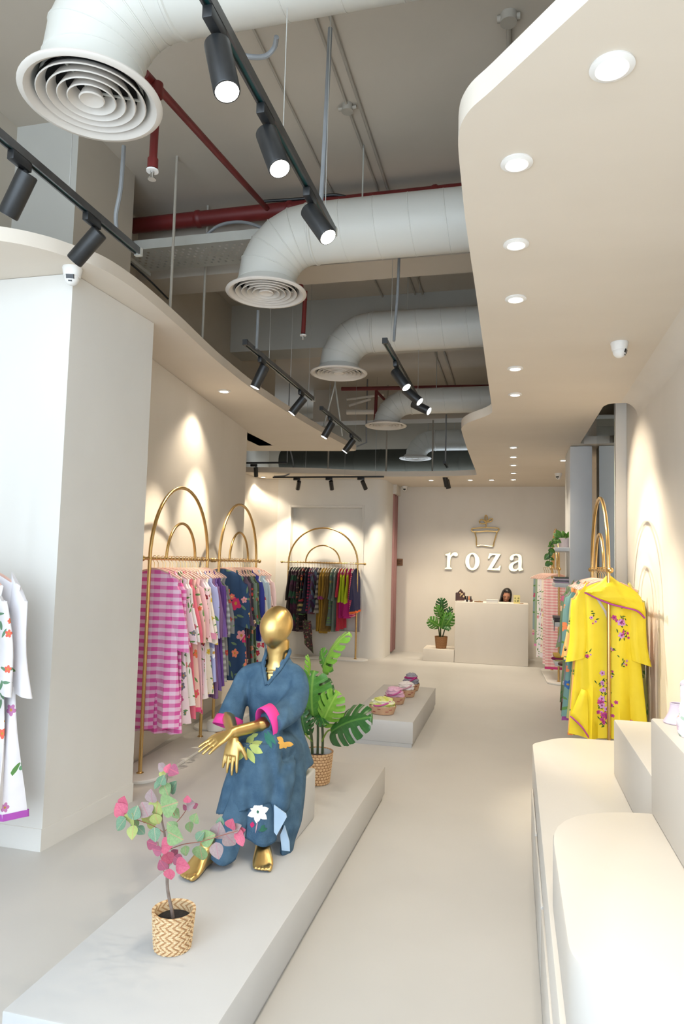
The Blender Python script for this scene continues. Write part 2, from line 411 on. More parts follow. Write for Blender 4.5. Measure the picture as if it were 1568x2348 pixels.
# mirror recess
mr = thing('wall_mirror', 'tall frameless mirror panel set in a recess of the right wall', 'mirror', (0.94, 7.4, 0))
MB().box(0.905, 1.0, 6.72, 8.2, 0.0, 3.28).build('backing_panel', PL, mr)
MB().box(0.897, 0.9045, 6.76, 8.18, 0.05, 3.26).build('glass', MIR, mr)
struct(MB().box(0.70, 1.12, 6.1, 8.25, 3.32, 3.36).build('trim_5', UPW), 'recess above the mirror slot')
struct(MB().box(0.66, 0.70, 6.1, 8.25, 3.057, 3.32).build('trim_6', PL), 'side of the recess above the mirror slot')
struct(MB().box(0.62, 0.86, 8.27, 9.03, 0, 2.965).build('wall_column', COLW, bevel=0.004), 'cool white square column beside the shelves')
# lowered ceiling on the right, running into the one above the bay
def smooth2(pts, n=5):
    return [(p.x, p.y) for p in catmull([Vector((x, y, 0)) for x, y in pts], n)]
edge = smooth2([(-0.72, 10.86), (-0.60, 10.79), (-0.562, 10.6), (-0.559, 9.2), (-0.556, 8.2), (-0.545, 7.35), (-0.53, 7.08), (-0.463, 6.86), (-0.37, 6.70), (-0.282, 6.57), (-0.215, 6.42), (-0.201, 6.25), (-0.201, 5.1), (-0.201, 3.72), (-0.203, 3.1), (-0.203, 2.75), (-0.198, 2.45), (-0.194, 2.28), (-0.187, 2.20), (-0.172, 2.135), (-0.138, 2.07), (-0.077, 2.003), (0.018, 1.893), (0.172, 1.715), (0.42, 1.44)], 5)
bayedge = smooth2([(-4.6, 10.22), (-4.14, 10.29), (-3.6, 10.36), (-3.1, 10.47), (-2.58, 10.69), (-2.25, 10.84), (-1.95, 10.92), (-1.6, 10.93), (-1.2, 10.915), (-0.85, 10.885)], 5)
poly = [(1.0, 1.0), (1.0, 6.16), (0.82, 6.17), (0.77, 6.20), (0.745, 6.28), (0.718, 8.08), (0.73, 8.13), (0.76, 8.15), (1.12, 8.15), (1.12, 12.42), (-4.6, 12.42)] + bayedge + edge
struct(MB().prism(poly, 2.97, 3.056).build('ceiling_soffit_right', SOF, angle=25), 'lowered plaster ceiling with a flowing edge on the right')
# lowered ceiling on the left
le = smooth2([(-3.5, 2.50), (-2.9, 2.66), (-2.528, 2.842), (-2.371, 2.97), (-2.287, 3.095), (-2.215, 3.22), (-2.185, 3.42), (-2.187, 3.715), (-2.229, 4.246), (-2.305, 4.996), (-2.348, 5.981), (-2.323, 7.113), (-2.249, 8.327), (-2.166, 9.196)], 5) + [(-2.15, 9.29), (-2.19, 9.34), (-2.26, 9.35), (-2.886, 9.285), (-3.716, 9.205), (-4.9, 9.1), (-4.9, 2.5)]
struct(MB().prism(le, 3.13, 3.205).build('ceiling_soffit_left', SOF, angle=25), 'lowered plaster ceiling with a curved lip on the left')
# walls on the left
pil = MB().prism([(-2.40, 3.26), (-2.36, 4.08), (-4.9, 4.08), (-4.9, 3.26)], 0, 3.128)
struct(pil.build('wall_pillar', PLW), 'pale plastered pillar at the left')
struct(MB().prism([(-2.398, 3.252), (-2.352, 4.08), (-2.7, 4.08), (-4.9, 4.08), (-4.9, 3.252)], 0, 0.115).build('baseboard_left', PLW), 'flush plaster skirting round the pillar')
struct(MB().prism([(-2.70, 4.08), (-3.155, 7.75), (-4.9, 7.75), (-4.9, 4.08)], 0, 3.128).build('wall_left', PL), 'limewashed wall behind the left racks')
bay_left = MB().box(-4.6, -4.25, 7.75, 11.2, 0, 2.968)
struct(bay_left.build('wall_bay_left', PL), 'warm side wall of the bay')
fil = [(-4.25, 11.2), (-4.25, 10.9)] + [(-3.95 - 0.30 * cos(radians(a)), 10.9 + 0.30 * sin(radians(a))) for a in range(0, 91, 9)]
struct(MB().prism(fil, 0, 2.968).build('trim_7', PL), 'rounded inside corner of the bay')
struct(MB().box(-3.55, -3.42, -1.6, 3.26, 0, 4.5).build('wall_left_front', PLW), 'plain wall beside the shop front')
# bay wall with a square niche and a rounded outer corner
rnd = arc(-2.37, 11.49, 0.29, -90, 0, 12)
full = [(-4.3, 11.2)] + rnd + [(-2.08, 12.0), (-4.3, 12.0)]
nich = [(-4.3, 11.2), (-3.70, 11.2), (-3.70, 11.32), (-2.46, 11.32), (-2.46, 11.2)] + rnd + [(-2.08, 12.0), (-4.3, 12.0)]
bw = MB().prism(full, 0, 0.43).prism(nich, 0.43, 2.485).prism(full, 2.485, 2.968)
struct(bw.build('wall_bay', PLW, angle=30), 'pale bay wall with a square niche and rounded corner')
nf = MB()
for a, b_ in (((-3.74, 0.43), (-3.70, 2.525)), ((-2.46, 0.43), (-2.42, 2.525))):
    nf.box(a[0], b_[0], 11.19, 11.21, a[1], b_[1])
nf.box(-3.70, -2.46, 11.19, 11.21, 2.485, 2.525)
struct(nf.build('trim_8', PLW, bevel=0.003), 'thin plaster frame round the niche')
# rear wall, header over the curtain
struct(MB().box(-2.5, 1.12, 12.42, 12.56, 0, 3.1).build('wall_back', PL), 'limewashed rear wall behind the counter')
struct(MB().prism([(-2.085, 11.98), (-2.02, 11.98), (-2.02, 12.42), (-2.085, 12.42)], 2.80, 2.968).build('trim_9', PL), 'plaster header above the curtain')
struct(MB().box(-4.9, -2.5, 12.42, 12.56, 0, 3.1).build('wall_back', PL), 'wall of the staff room behind the curtain')
# upper walls
struct(MB().box(-3.5, -3.35, -1.6, 4.56, 3.13, 4.5).build('wall_left_upper', UPW), 'taupe upper wall on the left')
struct(MB().box(-5.1, -4.95, 3.2, 13.5, 0, 4.5).build('wall_left_outer', UPW), 'outer wall hidden behind the bay')
struct(MB().box(-3.4, -3.2, 4.56, 8.8, 3.13, 4.5).build('wall_left_upper', UPW), 'taupe upper wall behind the left ceiling lip')
pr = MB().box(-3.35, -2.86, 3.86, 4.56, 3.2, 4.5)
pr.mi = [1 if i == 2 else 0 for i in range(6)]
struct(pr.build('wall_pier_upper', [UPW, UPG]), 'painted concrete pier above the left ceiling lip')
struct(MB().box(-5.0, 1.15, 13.4, 13.55, 2.9, 4.5).build('wall_back_upper', UPW), 'taupe upper wall far behind the sign')

# ------------------------------------------------------------------ plinths and counters
pz = 0.21
p = thing('display_plinth', 'long low white plinth carrying the seated mannequin', 'plinth', (-1.14, 3.2, 0))
MB().box(-1.455, -0.822, 1.838, 4.64, 0.03, pz).build('body', PLA, p, bevel=0.006)
MB().box(-1.43, -0.838, 1.86, 4.62, 0, 0.03).build('toe_kick', PLA, p)
p = thing('display_plinth', 'short low white plinth carrying the scarf baskets', 'plinth', (-1.1, 6.8, 0))
MB().box(-1.40, -0.822, 5.955, 7.70, 0.035, pz + 0.008).build('body', PLA, p, bevel=0.006)
MB().box(-1.385, -0.832, 5.965, 7.685, 0, 0.035).build('toe_kick', PLA, p)
tag(MB().box(-1.36, -1.008, 3.235, 3.60, pz, 0.468).build('seat_block', PLA, bevel=0.012, seg=3), 'rough beige block the mannequin sits on', 'seat block')
# stepped display on the right
c1 = thing('display_counter', 'long low white counter with flush drawers on the right', 'counter', (0.5, 3.0, 0))
def rounded(pts, r):
    out = []
    n = len(pts)
    for i in range(n):
        a, b, c = Vector(pts[i - 1]), Vector(pts[i]), Vector(pts[(i + 1) % n]); rr = r[i]
        if rr == 0: out.append((b.x, b.y)); continue
        u = (a - b).normalized(); v = (c - b).normalized()
        for k in range(9):
            t = k / 8; q = (1 - t) ** 2 * (b + u * rr) + 2 * t * (1 - t) * b + t * t * (b + v * rr); out.append((q.x, q.y))
    return out
MB().prism(rounded([(0.108, 0.9), (0.98, 0.9), (0.98, 4.68), (0.29, 4.62), (0.115, 4.40)], [0, 0, 0, .1, .05]), 0.03, 0.5).build('body', CTR, c1, bevel=0.006, angle=30)
MB().prism([(0.13, 0.92), (0.97, 0.92), (0.97, 4.66), (0.31, 4.60), (0.135, 4.38)], 0, 0.03).build('toe_kick', CTR, c1)
for y0 in (1.30, 2.0, 2.7, 3.4):
    dmb = MB()
    dmb.v = [Vector(q) for q in []]
    dmb.box(0.103, 0.112, y0, y0 + 0.68, 0.06, 0.33).build('drawer_front', CTR, c1, bevel=0.003)
tag(MB().box(0.508, 0.985, 2.70, 3.885, 0.5, 0.78).build('display_step', CTR, bevel=0.008), 'square-edged white step on the low right counter', 'display step')
N_ = rounded([(0.124, 2.66), (0.124, 1.64), (0.985, 0.95), (0.985, 2.72), (0.468, 2.70)], [0.34, 0.09, 0, 0, 0])
tag(MB().prism(N_, 0.5, 0.70).build('display_step', CTR, bevel=0.01, angle=30), 'brightly lit rounded white step at the lower right', 'display step')
tag(MB().prism([(0.476, 2.698), (0.484, 1.1), (0.985, 1.1), (0.985, 2.698)], 0.70, 1.03).build('display_step', CTR, bevel=0.008), 'tallest white display step against the right wall', 'display step')
# reception counter
rc = thing('reception_counter', 'plain plastered reception counter under the gold sign', 'counter', (-0.6, 11.7, 0))
MB().box(-0.925, 0.228, 11.4, 11.92, 0, 0.978).build('body', PL, rc, bevel=0.008)
MB().box(-1.435, -0.93, 11.4, 11.92, 0, 0.198).build('side_ledge', PL, rc, bevel=0.006)

# ------------------------------------------------------------------ ducts
ring_gap = 0.14
def seam_ring(c, ax, r, h=0.006, w_=0.010):
    mb = MB(); ax = Vector(ax).normalized(); c = Vector(c)
    mb.tube([c - ax * w_, c - ax * w_ * .4, c + ax * w_ * .4, c + ax * w_], [r - .002, r + h, r + h, r - .002], 36, False); return mb
def make_duct(y, zc, label, rd, x1=1.0):
    xn, zd = -1.743, 3.46
    t = thing('air_duct', label, 'air duct', (xn, y, zd), group='ventilation ducts with round diffusers')
    Rb = 0.33; zn = zc - Rb
    MB().tube([(xn, y, zd + .022), (xn, y, zd + .04), (xn, y, zd + .085), (xn, y, zn)], [.252, .236, rd + .006, rd], 36, False).build('neck', DUCT, t)
    seam_ring((xn, y, zd + .075), (0, 0, 1), rd, .004).build('neck_bead', DUCT, t)
    K = 5
    pts = [(xn + Rb - Rb * cos(pi / 2 * k / K), y, zn + Rb * sin(pi / 2 * k / K)) for k in range(K + 1)]
    for k in range(K):                                               # elbow of mitred gores
        a0, a1 = pi / 2 * k / K, pi / 2 * (k + 1) / K
        rings = []
        for a in (a0, a1):
            c = V(xn + Rb - Rb * cos(a), y, zn + Rb * sin(a)); rad = V(cos(a), 0, -sin(a)) * -1
            rings.append([c + rad * (rd * cos(2 * pi * i / 36)) + V(0, 1, 0) * (rd * sin(2 * pi * i / 36)) for i in range(36)])
        MB().loft(rings, False, False).build('elbow_gore', DUCT, t)
        c = V(xn + Rb - Rb * cos(a0), y, zn + Rb * sin(a0))
        seam_ring(c, (sin(a0), 0, cos(a0)), rd, .004, .006).build('gore_seam', DUCT, t)
    x0 = xn + Rb; n = 10; sec = (.985 - x0) / n
    me = MB().tube([(0, 0, 0), (sec, 0, 0)], rd, 36, False).mesh('pipe_section', mats=[DUCT])
    ms = seam_ring((0, 0, 0), (1, 0, 0.12), rd, .003, .005).mesh('section_seam', mats=[DUCT])
    for k in range(n):
        s_ = inst('pipe_section', me, t, loc=(x0 - xn + k * sec, 0, zc - zd))
        inst('section_seam', ms, s_, loc=(0, 0, 0))
    seam_ring((x0 + .03, y, zc), (1, 0, 0), rd, .007, .014).build('collar_bead', DUCT, t)
    for xh in (-1.05, -.2):
        MB().tube([(xh, y, zc + rd - .01), (xh, y, 4.5)], .006, 8).build('hanger_rod', GALV, t)
    # diffuser
    MB().lathe([(.236, .036), (.246, .02), (.266, .006), (.285, .010), (.291, .017), (.287, .025), (.25, .034), (.236, .04)], (xn, y, zd), 48).build('diffuser_flange', GRILL, t)
    MB().lathe([(.13, .12), (rd - .03, .082), (.222, .030)], (xn, y, zd), 40, True, False).build('dark_plenum', DARKIN, t)
    for i, (ro, w_) in enumerate([(.218, .040), (.176, .038), (.136, .036), (.096, .034)]):
        MB().lathe([(ro - w_ * .85, .060 + .004 * i), (ro - .004, .016), (ro, .012), (ro + .004, .016), (ro - w_ * .7, .066 + .004 * i)], (xn, y, zd), 48).build('diffuser_ring', GRILL, t)
    MB().lathe([(.001, .024), (.034, .020), (.048, .012), (.053, .017), (.040, .05)], (xn, y, zd), 40).build('diffuser_core', GRILL, t)
    for a in (0.5, 2.6, 4.7):
        MB().tube([(xn, y, zd + .05), (xn + .2 * cos(a), y + .2 * sin(a), zd + .05)], .006, 6).build('spider_arm', GALV, t)
    return t
for y, zc, rd, lab in [(2.425, 3.94, .205, 'nearest large grey duct with round diffuser at upper left'), (4.545, 3.885, .208, 'second grey duct with round diffuser below the red pipe'),
                       (6.667, 3.885, .198, 'middle grey duct with round diffuser, third from the front'), (9.341, 3.81, .175, 'fourth grey duct with round diffuser beyond the dark spotlights'),
                       (12.30, 3.80, .185, 'farthest grey duct with round diffuser above the rear fascia')]:
    make_duct(y, zc, lab, rd)
t = thing('cross_duct', 'large dark duct running sideways above the rear fascia', 'air duct', (-2, 12.95, 3.3))
me = MB().tube([(0, 0, 0), (.5, 0, 0)], .22, 32, False).mesh('pipe_section', mats=[DUCTD])
ms = seam_ring((0, 0, 0), (1, 0, 0), .22, .005, .008).mesh('section_seam', mats=[DUCTD])
for k in range(11):
    s_ = inst('pipe_section', me, t, loc=(-2.5 + k * .5, 0, .24)); inst('section_seam', ms, s_)
for xh in (-3.8, -2.6, -1.6, -.4):
    MB().tube([(xh, 12.95, 3.75), (xh, 12.95, 4.5)], .008, 8).build('hanger_rod', GALV, t)

# ------------------------------------------------------------------ pipes, rods, trays
t = thing('sprinkler_main', 'thick red sprinkler main crossing below the slab', 'pipe', (-1.6, 5.05, 4.3))
MB().tube([(-3.16, 5.04, 4.36), (1.05, 5.04, 4.36)], .062, 20).build('main_pipe', RED, t)
for x in (-2.55, -1.75, -.6): seam_ring((x, 5.04, 4.36), (1, 0, 0), .062, .008, .03).build('coupling', RED, t)
t = thing('sprinkler_drop', 'thin red branch pipe with sprinkler head beside the nearest duct', 'pipe', (-1.9, 3.6, 3.4))
pA = at(345, 182, 2.9); pB = V(-1.93, 5.0, 4.36)
pC = V(pA.x, 2.9, pA.z)
MB().tube([pC + (pC - pB).normalized() * .06, pB], .021, 14).build('branch_pipe', RED, t)
bt = at(350, 378, 2.93); tp = at(360, 205, 2.93)
MB().tube([tp, bt], .020, 14).build('drop_pipe', RED, t)
MB().tube([tp + V(0, 0, .03), tp - V(0, 0, .04)], .03, 14).build('tee_fitting', RED, t)
MB().tube([bt + V(0, 0, .03), bt - V(0, 0, .02)], .026, 14).build('reducer', RED, t)
MB().lathe([(.001, .0), (.03, .0), (.03, .008), (.012, .012), (.012, .05)], bt - V(0, 0, .035), 16).build('escutcheon', WHITEP, t)
MB().cyl(bt - V(0, 0, .07), bt - V(0, 0, .03), .008, .011).build('sprinkler_head', CHROME, t)
MB().cyl(bt - V(0, 0, .076), bt - V(0, 0, .07), .02, .02).build('deflector', CHROME, t)
t = thing('sprinkler_drop', 'red bent pipe with sprinkler head right of the second diffuser', 'pipe', (-1.7, 5.6, 3.5))
MB().tube(catmull([V(-1.9, 5.05, 4.3), at(683, 632, 5.5), at(690, 660, 5.55), at(699, 690, 5.6)], 5), .024, 14).build('bent_pipe', RED, t)
a_, b_ = at(700, 668, 5.6), at(695, 765, 5.6)
MB().tube([a_, b_], .019, 14).build('drop_pipe', RED, t)
MB().lathe([(.001, 0), (.028, 0), (.028, .01), (.01, .012)], b_ - V(0, 0, .02), 14).build('escutcheon', WHITEP, t)
MB().cyl(b_ - V(0, 0, .05), b_ - V(0, 0, .02), .009, .012).build('sprinkler_head', CHROME, t)
t = thing('sprinkler_main', 'thin red sprinkler pipe seen above the fourth duct', 'pipe', (-1.2, 9.8, 3.6))
MB().tube([at(783, 892, 9.75), at(1125, 886, 9.75)], .03, 12).build('main_pipe', RED, t)
MB().tube([at(863, 895, 9.7), at(860, 968, 9.7)], .024, 12).build('drop_pipe', RED, t)
MB().tube([at(863, 897, 9.7), at(880, 915, 9.5)], .02, 12).build('branch_pipe', RED, t)

# perforated cable tray: every hole is cut
t = thing('cable_tray', 'perforated pale cable tray beside the second duct', 'cable tray', (-2.4, 4.75, 3.8))
x0, x1, y0, y1, zt = -2.98, -1.78, 4.62, 5.0, 3.93
tm = MB(); nx, ny = 40, 9
for i in range(nx):
    for j in range(ny):
        ax, bx = lerp(x0, x1, i / nx), lerp(x0, x1, (i + 1) / nx); ay, by = lerp(y0, y1, j / ny), lerp(y0, y1, (j + 1) / ny)
        if (i + j) % 2 and 0 < j < ny - 1:
            fx, fy = (bx - ax) * .22, (by - ay) * .22
            o4 = [(ax, ay), (bx, ay), (bx, by), (ax, by)]; i4 = [(ax + fx, ay + fy), (bx - fx, ay + fy), (bx - fx, by - fy), (ax + fx, by - fy)]
            tm.add([(x, y, zt) for x, y in o4 + i4], [(0, 1, 5, 4), (1, 2, 6, 5), (2, 3, 7, 6), (3, 0, 4, 7)])
        else: tm.add([(ax, ay, zt), (bx, ay, zt), (bx, by, zt), (ax, by, zt)], [(0, 1, 2, 3)])
tm.build('perforated_floor', GALV, t, smooth=False)
MB().box(x0, x1, y0 - .002, y0, zt, zt + .075).build('side_rail', GALV, t); MB().box(x0, x1, y1, y1 + .002, zt, zt + .075).build('side_rail', GALV, t)
MB().box(x0 - .02, x0 + .02, y0 - .03, y1 + .03, zt - .03, zt - .002).build('bracket', GALV, t)
MB().tube(catmull([V(-2.35, 4.7, 4.0), V(-2.2, 4.68, 4.09), V(-2.0, 4.66, 4.09), V(-1.8, 4.62, 4.0)], 5), .012, 8).build('cable', PIPE, t)

def rod(name, pts, r, mat, label, cat='rod', group=None, n=5, smooth_=False):
    return tag(MB().tube(catmull(pts, n) if smooth_ else pts, r, 8).build(name, mat), label, cat, group)
# conduits fixed under the slab
for k, (pts, r) in enumerate([([(-.98, 2.3, 4.485), (-.98, 5.18, 4.485)], .011), ([(-1.06, 2.3, 4.485), (-1.06, 5.18, 4.485)], .009), ([(-1.42, 2.3, 4.487), (-1.42, 5.18, 4.487)], .007)]):
    rod('conduit', pts, r, PIPET, ['right conduit of the pair under the near slab', 'left conduit of the pair under the near slab', 'lone thin conduit under the near slab'][k], 'conduit')
for k, x in enumerate((-.98, -1.06, -1.42)):
    rod('conduit', [(x, 5.55, 4.487), (x, 7.25, 4.487)], .011, PIPET, ['right', 'middle', 'left'][k] + ' of three conduits under the slab beyond the red main', 'conduit')
for k, x in enumerate((-.95, -1.08)):
    rod('conduit', [(x, 7.6, 4.487), (x, 11.1, 4.487)], .014, PIPET, ['right', 'left'][k] + ' conduit under the slab beyond the second beam', 'conduit')
for k, (x, y) in enumerate([(-1.06, 4.1), (-.98, 6.7), (-.95, 8.7), (-1.08, 8.3)]):
    t = thing('junction_box', ['round junction box on the near slab', 'round junction box by the second beam', 'right round junction box on the far slab', 'left round junction box on the far slab'][k], 'junction box', (x, y, 4.44))
    MB().cyl((x, y, 4.455), (x, y, 4.5), .035).build('box', PIPET, t); MB().cyl((x, y, 4.45), (x, y, 4.456), .038).build('lid', PIPET, t)
    MB().tube([(x - .06, y, 4.475), (x + .06, y, 4.475)], .012, 8).build('spigot', PIPET, t)
c_ = V(-.047, 3.57, 4.5)
t = thing('junction_box', 'round junction box with conduit above the right ceiling edge', 'junction box', c_)
MB().cyl(c_ + V(0, 0, -.05), c_, .045).build('box', PIPET, t)
MB().tube([c_ + V(-.06, 0, -.02), c_ + V(.06, 0, -.02)], .018, 10).build('spigot', PIPET, t)
MB().tube([c_ + V(0, 0, -.02), c_ + V(0, 1.0, -.02)], .014, 8).build('conduit_tail', PIPET, t)
# hanging rods over the left ceiling lip
for k, (x, y) in enumerate([(-2.42, 4.40), (-2.50, 5.10)]):
    rod('hanging_rod', [(x, y, 3.205), (x, y, 4.5)], .0105, PIPET, ['pale hanging rod in front of the perforated tray', 'pale hanging rod below the perforated tray'][k])
for k, (x, y) in enumerate([(-2.037, 11.02), (-2.977, 10.86), (-1.312, 11.27)]):
    rod('hanging_rod', [(x, y, 3.056), (x, y, 4.5)], .014, PIPET, ['hanger strut left of the farthest diffuser', 'hanger strut above the bay fascia', 'hanger strut right of the farthest diffuser'][k])
t = thing('metal_strut', 'folded galvanised strut standing above the left lip', 'strut', at(768, 882, 8.2))
for a, b_ in [((768, 882, 8.2), (740, 985, 8.35)), ((768, 882, 8.2), (785, 1000, 8.35))]:
    MB().tube([at(*a), at(*b_)], .012, 8).build('strut_leg', GALV, t)
MB().tube([at(768, 882, 8.2), V(at(768, 882, 8.2).x, 8.2, 4.5)], .012, 8).build('strut_leg', GALV, t)
for k, (x, y) in enumerate([(-.885, 2.43), (-.885, 3.05), (-1.98, 5.28), (-1.98, 5.85), (-1.98, 6.42), (-2.005, 7.3), (-2.005, 8.6), (-.935, 5.15), (-.935, 6.70), (-1.085, 11.2), (-1.975, 2.62)]):
    rod('suspension_wire', [(x, y, 3.214), (x, y, 4.5)], .0022, WIRE, 'thin steel suspension wire, ' + ['nearer one on the centre track', 'farther one on the centre track', 'nearest on the left racks track', 'middle one on the left racks track', 'farthest on the left racks track', 'nearer one on the far left track', 'farther one on the far left track', 'nearer one on the middle track', 'farther one on the middle track', 'above the last spotlights', 'above the upper left track'][k], 'wire')
# feeder conduits dropping to the tracks
for k, (pts, r) in enumerate([([at(757, 65, 3.1), at(749, 230, 3.1), at(740, 400, 3.08), at(735, 470, 3.06)], .012),
                              ([at(284, 335, 3.0), at(277, 430, 3.0), at(266, 490, 3.02), at(267, 522, 3.04)], .011),
                              ([at(915, 588, 5.05), at(911, 680, 5.05), at(905, 750, 5.03), at(903, 782, 5.0)], .011),
                              ([at(592, 712, 4.95), at(590, 760, 4.95), at(588, 800, 4.93)], .012),
                              ([at(1023, 950, 10.9), at(1022, 1010, 10.95), at(1021, 1060, 11.0)], .012)]):
    rod('feeder_conduit', pts, r, PIPE, ['grey feeder conduit dropping to the centre track', 'grey feeder conduit dropping to the near left track', 'grey feeder conduit dropping to the middle track', 'grey feeder conduit dropping to the left racks track', 'grey feeder conduit dropping to the last spotlight'][k], 'conduit', smooth_=True)
rod('flexible_conduit', [at(505, 108, 2.55), at(560, 128, 2.6), at(605, 130, 2.65), at(628, 110, 2.65), at(634, 85, 2.6)], .011, PIPE, 'looping grey flexible conduit under the nearest duct', 'conduit', smooth_=True)
rod('cable', [at(600, 462, 5.0), at(700, 455, 5.0), at(770, 447, 5.0), at(830, 460, 5.0), at(930, 452, 5.0)], .012, BLACK, 'dark cable lying along the red sprinkler main', 'cable', smooth_=True)
rod('cable', [at(300, 605, 4.6), at(340, 640, 4.9), at(385, 685, 5.2)], .008, BLACK, 'dark cable on the upper wall above the left lip', 'cable', smooth_=True)
t = thing('wall_pipework', 'pale pipes running along the far upper wall', 'pipe', (-1.7, 10.2, 3.6))
for a, b_, r in [((795, 916, 10.4), (880, 905, 10.4), .02), ((795, 945, 10.4), (860, 944, 10.4), .04), ((800, 930, 10.4), (850, 915, 10.4), .02)]:
    MB().tube([at(*a), at(*b_)], r, 12).build('pipe', PL, t)
rod('conduit', [V(at(840, 972, 10.6).x, 10.6, 4.5), at(840, 972, 10.6), at(840, 1015, 10.6), at(818, 1024, 10.6)], .012, PIPE, 'bent grey conduit left of the fourth diffuser', 'conduit')

# ------------------------------------------------------------------ light tracks and spotlights
ZT = 3.2
def track(x, y0, y1, label, z=ZT):
    t = thing('light_track', label, 'light track', (x, (y0 + y1) / 2, z))
    w_ = .017
    MB().box(x - w_, x + w_, y0, y1, z - .004, z + .014).build('rail_web', TRACKG, t)
    MB().box(x - w_, x - w_ + .008, y0, y1, z - .022, z - .004).build('rail_flange', TRACKG, t)
    MB().box(x + w_ - .008, x + w_, y0, y1, z - .022, z - .004).build('rail_flange', TRACKG, t)
    MB().box(x - w_ + .0085, x + w_ - .0085, y0 + .01, y1 - .01, z - .012, z - .0045).build('conductor_insert', TEAL, t)
    for y in (y0, y1): MB().box(x - w_ - .002, x + w_ + .002, y - .012, y + .012, z - .025, z + .017).build('end_cap', GALV if y == y1 else BLACK, t)
    return t
def spot(p, aim, label, L_=.19, r=.041, watts=None, adapter_axis=(0, 1, 0), size=40):
    p = Vector(p); d = (Vector(aim) - p).normalized()
    t = thing('track_spotlight', label, 'spotlight', p)
    ax = Vector(adapter_axis)
    sd = Vector((0, 0, 1)).cross(ax)
    mbx = MB(); rings = []
    for s_ in (-.055, .055):
        rings.append([p + ax * s_ + sd * a + V(0, 0, b_) for a, b_ in ((-.016, -.022), (.016, -.022), (.016, -.062), (-.016, -.062))])
    mbx.loft(rings).build('adapter', BLACK, t, bevel=.003)
    j = p + ax * .035 + V(0, 0, -.062)
    pj = j + V(0, 0, -.035)
    MB().cyl(j, pj, .010).build('stem', BLACK, t)
    b0 = pj - d * .03 + V(0, 0, -.0)
    c0 = b0 + V(0, 0, -.005)
    e = c0 + d * L_
    MB().tube([c0, c0 + d * .004, e - d * .003, e], [r - .004, r, r, r - .002], 28).build('barrel', BLACK, t)
    MB().tube([e - d * .002, e + d * .002, e + d * .0023], [r - .002, r - .002, r - .005], 28, False).build('rim', BLACK, t)
    MB().cyl(e + d * .0005, e + d * .0015, r - .005).build('lens', LAMP, t)
    ld = bpy.data.lights.new('track_spot', 'SPOT'); ld.energy = watts or SPOT_W; ld.color = WARM
    ld.spot_size = radians(size); ld.spot_blend = .7; ld.shadow_soft_size = .03
    lo = bpy.data.objects.new('spot_lamp', ld); COL.objects.link(lo); lo.parent = t
    lo.matrix_local = Matrix.Translation(e + d * .012 - p) @ d.to_track_quat('-Z', 'Y').to_matrix().to_4x4()
    return t
track(-.885, .6, 3.20, 'long black light track hanging over the aisle, nearest the camera')
track(-1.975, .7, 3.22, 'black light track hanging at the upper left')
track(-1.98, 4.76, 6.58, 'pale light track in front of the left ceiling lip, nearer one')
track(-2.005, 6.98, 8.92, 'pale light track in front of the left ceiling lip, farther one')
track(-.935, 4.9, 6.85, 'pale light track with three spotlights beside the third duct')
track(-1.085, 10.95, 11.45, 'short black track holding the last spotlights by the sign')
for y, aim, lab in [(1.80, (-.1, 1.35, .5), 'black cylinder spotlight at the top, nearest on the centre track'), (2.24, (.18, 1.6, .7), 'middle black spotlight on the centre track'), (2.80, (.75, 2.15, .8), 'farthest black spotlight on the centre track')]:
    spot((-.885, y, ZT), aim, lab, size=46, watts=38)
for y, aim, lab in [(2.30, (-3.3, 2.5, 1.0), 'leftmost black spotlight on the upper left track'), (2.80, (-3.7, 2.85, 1.5), 'black spotlight above the white camera on the pillar')]:
    spot((-1.975, y, ZT), aim, lab, size=46, watts=22)
for y, aim, lab in [(5.12, (-2.95, 4.9, .9), 'first black spotlight over the left racks'), (6.18, (-3.3, 5.85, 1.4), 'second black spotlight over the left racks')]:
    spot((-1.98, y, ZT), aim, lab, size=46)
for y, aim, lab in [(7.35, (-3.1, 7.0, 1.0), 'third black spotlight over the left racks'), (8.40, (-3.7, 8.0, .7), 'fourth black spotlight, at the end of the left lip')]:
    spot((-2.005, y, ZT), aim, lab, size=46)
for y, aim, lab in [(5.40, (.6, 4.7, 1.0), 'upper of three black spotlights by the third duct'), (5.98, (.95, 5.5, 1.5), 'middle of three black spotlights by the third duct'), (6.50, (1.05, 6.0, 2.1), 'lowest of three black spotlights by the third duct')]:
    spot((-.935, y, ZT), aim, lab, size=46, watts=230)
for y, aim, lab in [(11.05, (-.5, 11.75, .2), 'front black spotlight hanging before the sign'), (11.3, (-.55, 11.9, .6), 'rear black spotlight hanging before the sign')]:
    spot((-1.085, y, ZT - .12), aim, lab, watts=26, size=50)
